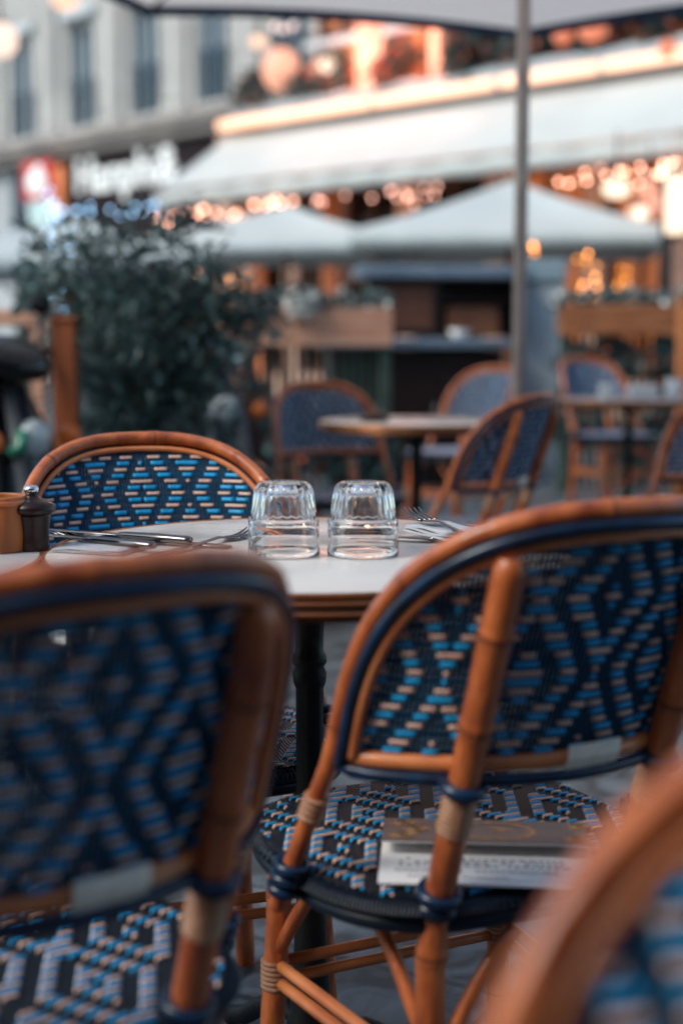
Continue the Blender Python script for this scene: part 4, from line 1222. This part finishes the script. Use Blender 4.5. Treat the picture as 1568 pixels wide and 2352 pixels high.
# ------------------------------------------------------------------ white parasols in front of the restaurant
def parasol(px, Y, ztop, zed, hw, hd, rz, lb):
    x = (px - 784) / F * Y
    r = empty('parasol', (x, Y, gz(Y)), rz, lb, 'parasol', 'white parasols at the restaurant')
    z0, z1 = zed - gz(Y), ztop - gz(Y)
    mb = MB(); cs = [Vector((-hw, -hd, z0)), Vector((hw, -hd, z0)), Vector((hw, hd, z0)), Vector((-hw, hd, z0))]
    ap = Vector((0, 0, z1)); n = 8
    for lay in (0, .01):
        for k in range(4):
            a, b = cs[k], cs[(k + 1) % 4]; vs = []
            for i in range(n + 1):
                for j in range(n + 1):
                    t, u = i / n, j / n
                    q = ap.lerp(a.lerp(b, u), t); q.z -= .09 * math.sin(PI * t) * (1 - .6 * (2 * u - 1) ** 2) + lay; vs.append(q)
            mb.add(vs, [(i * 9 + j, i * 9 + j + 1, i * 9 + 10 + j, i * 9 + 9 + j) for i in range(n) for j in range(n)], 0, True)
    mb.build('canopy', CANVAS, r)
    mb = MB()
    for k in range(4):
        a, b = cs[k], cs[(k + 1) % 4]; o_ = (a + b); o_.z = 0; o_.normalize(); vs = []
        for j in range(25):
            q = a.lerp(b, j / 24); w = .006 * math.sin(j * 1.7)
            vs += [q + o_ * (.004 + w), q + o_ * (.004 + w) + Vector((0, 0, -.17)), q + o_ * (-.004 + w) + Vector((0, 0, -.17)), q + o_ * (-.004 + w)]
        mb.add(vs, [(j * 4 + e, j * 4 + (e + 1) % 4, j * 4 + 4 + (e + 1) % 4, j * 4 + 4 + e) for j in range(24) for e in range(4)], 0, True)
    mb.build('valance', CANVAS, r)
    mb = MB(); mb.tube([(0, 0, 0), (0, 0, z1 + .05)], .03, 12); mb.ball((0, 0, z1 + .06), .05, 10); mb.build('pole', WOOD, r)
    for k in range(4):
        mb = MB(); mb.tube([ap - Vector((0, 0, .04)), ap.lerp(cs[k], .5) - Vector((0, 0, .14)), cs[k] - Vector((0, 0, .03))], .015, 6); mb.build('rib', WOOD, r)
def zat(py, Y): return at(784, py, Y).z
parasol(1165, 14.6, zat(413, 14.6), zat(548, 14.6), 1.46, 1.3, R_(-8), 'biggest white parasol, right behind the umbrella pole')
parasol(660, 16.6, zat(470, 16.6), zat(565, 16.6), 1.5, 1.2, R_(-10), 'white parasol between the bush and the biggest parasol')
parasol(165, 14.0, zat(495, 14), zat(600, 14), 1.35, 1.2, R_(6), 'white parasol partly hidden behind the big bush at left')

# ------------------------------------------------------------------ unseen cafe wall and awning behind the viewpoint, added to block light
cf = empty('unseen_cafe_blocker', (0, -2.2, 0), 0, 'unseen brown cafe front behind the camera, added to shade the chairs', 'building')
mb = MB(); mb.box(-9, 9, -.4, 0, 0, 4.2); mb.build('wall', mat('blocker_wall', (.16, .13, .11), .8, var=.2), cf)
mb = MB(); mb.add([(-9, 0.01, 3.1), (9, 0.01, 3.1), (9, 1.2, 2.85), (-9, 1.2, 2.85), (-9, 0.01, 3.12), (9, 0.01, 3.12), (9, 1.2, 2.87), (-9, 1.2, 2.87)], [(3, 2, 1, 0), (4, 5, 6, 7), (0, 1, 5, 4), (2, 3, 7, 6), (1, 2, 6, 5), (3, 0, 4, 7)], 0, False)
mb.build('awning', mat('blocker_awning', (.20, .12, .09), .9), cf)  # overhang added out of view, its depth set for the light on the chairs

# ------------------------------------------------------------------ light
SUN_EL, SUN_AZ = 45, -120     # azimuth: degrees from +Y towards +X
w = bpy.data.worlds.new('World'); sc.world = w; w.use_nodes = True
nt = w.node_tree; bg = nt.nodes['Background']; sk = nt.nodes.new('ShaderNodeTexSky'); sk.sky_type = 'NISHITA'
sk.sun_disc = False; sk.sun_elevation = R_(SUN_EL); sk.sun_rotation = R_(SUN_AZ); sk.altitude = 100
sk.air_density = 1.0; sk.dust_density = 2.0; sk.ozone_density = 1.0
tint = nt.nodes.new('ShaderNodeMix'); tint.data_type = 'RGBA'; tint.blend_type = 'MULTIPLY'; tint.inputs['Factor'].default_value = 1
tint.inputs['B'].default_value = (.90, 1.0, .97, 1)
nt.links.new(sk.outputs['Color'], tint.inputs['A']); nt.links.new(tint.outputs['Result'], bg.inputs['Color']); bg.inputs['Strength'].default_value = .115
sd = bpy.data.lights.new('sun', 'SUN'); sd.energy = 1.0; sd.angle = R_(22); sd.color = (1, .95, .87)
so = bpy.data.objects.new('sun', sd); col.objects.link(so)
dirv = Vector((math.sin(R_(SUN_AZ)) * math.cos(R_(SUN_EL)), math.cos(R_(SUN_AZ)) * math.cos(R_(SUN_EL)), math.sin(R_(SUN_EL))))
so.rotation_euler = dirv.to_track_quat('Z', 'Y').to_euler()
# the warm lamps that wash the balcony pilasters
for px in (835, 1000):
    t = rpx(px); ld = bpy.data.lights.new('pilaster_lamp', 'POINT'); ld.energy = 22; ld.color = (1, .40, .25); ld.shadow_soft_size = .08
    lo = bpy.data.objects.new('pilaster_lamp', ld); col.objects.link(lo); lo.location = RL(t, -.45, 4.85)

for x in (1.0, 3.6, 6.2, 8.6):  # warm fill lights without fixtures, added to brighten the facade under the awning
    ld = bpy.data.lights.new('awning_fill', 'POINT'); ld.energy = 3.5; ld.color = (1, .48, .26); ld.shadow_soft_size = .1
    lo = bpy.data.objects.new('awning_fill', ld); col.objects.link(lo); lo.location = RL(x, -.75, 2.9)
sc.view_settings.view_transform = 'Standard'; sc.view_settings.look = 'None'
sc.view_settings.exposure = EXPO; sc.view_settings.gamma = 1
sc.cycles.use_denoising = True
try: sc.cycles.denoiser = 'OPENIMAGEDENOISE'
except Exception: pass
sc.cycles.max_bounces = 10; sc.cycles.transmission_bounces = 10; sc.cycles.sample_clamp_indirect = 4
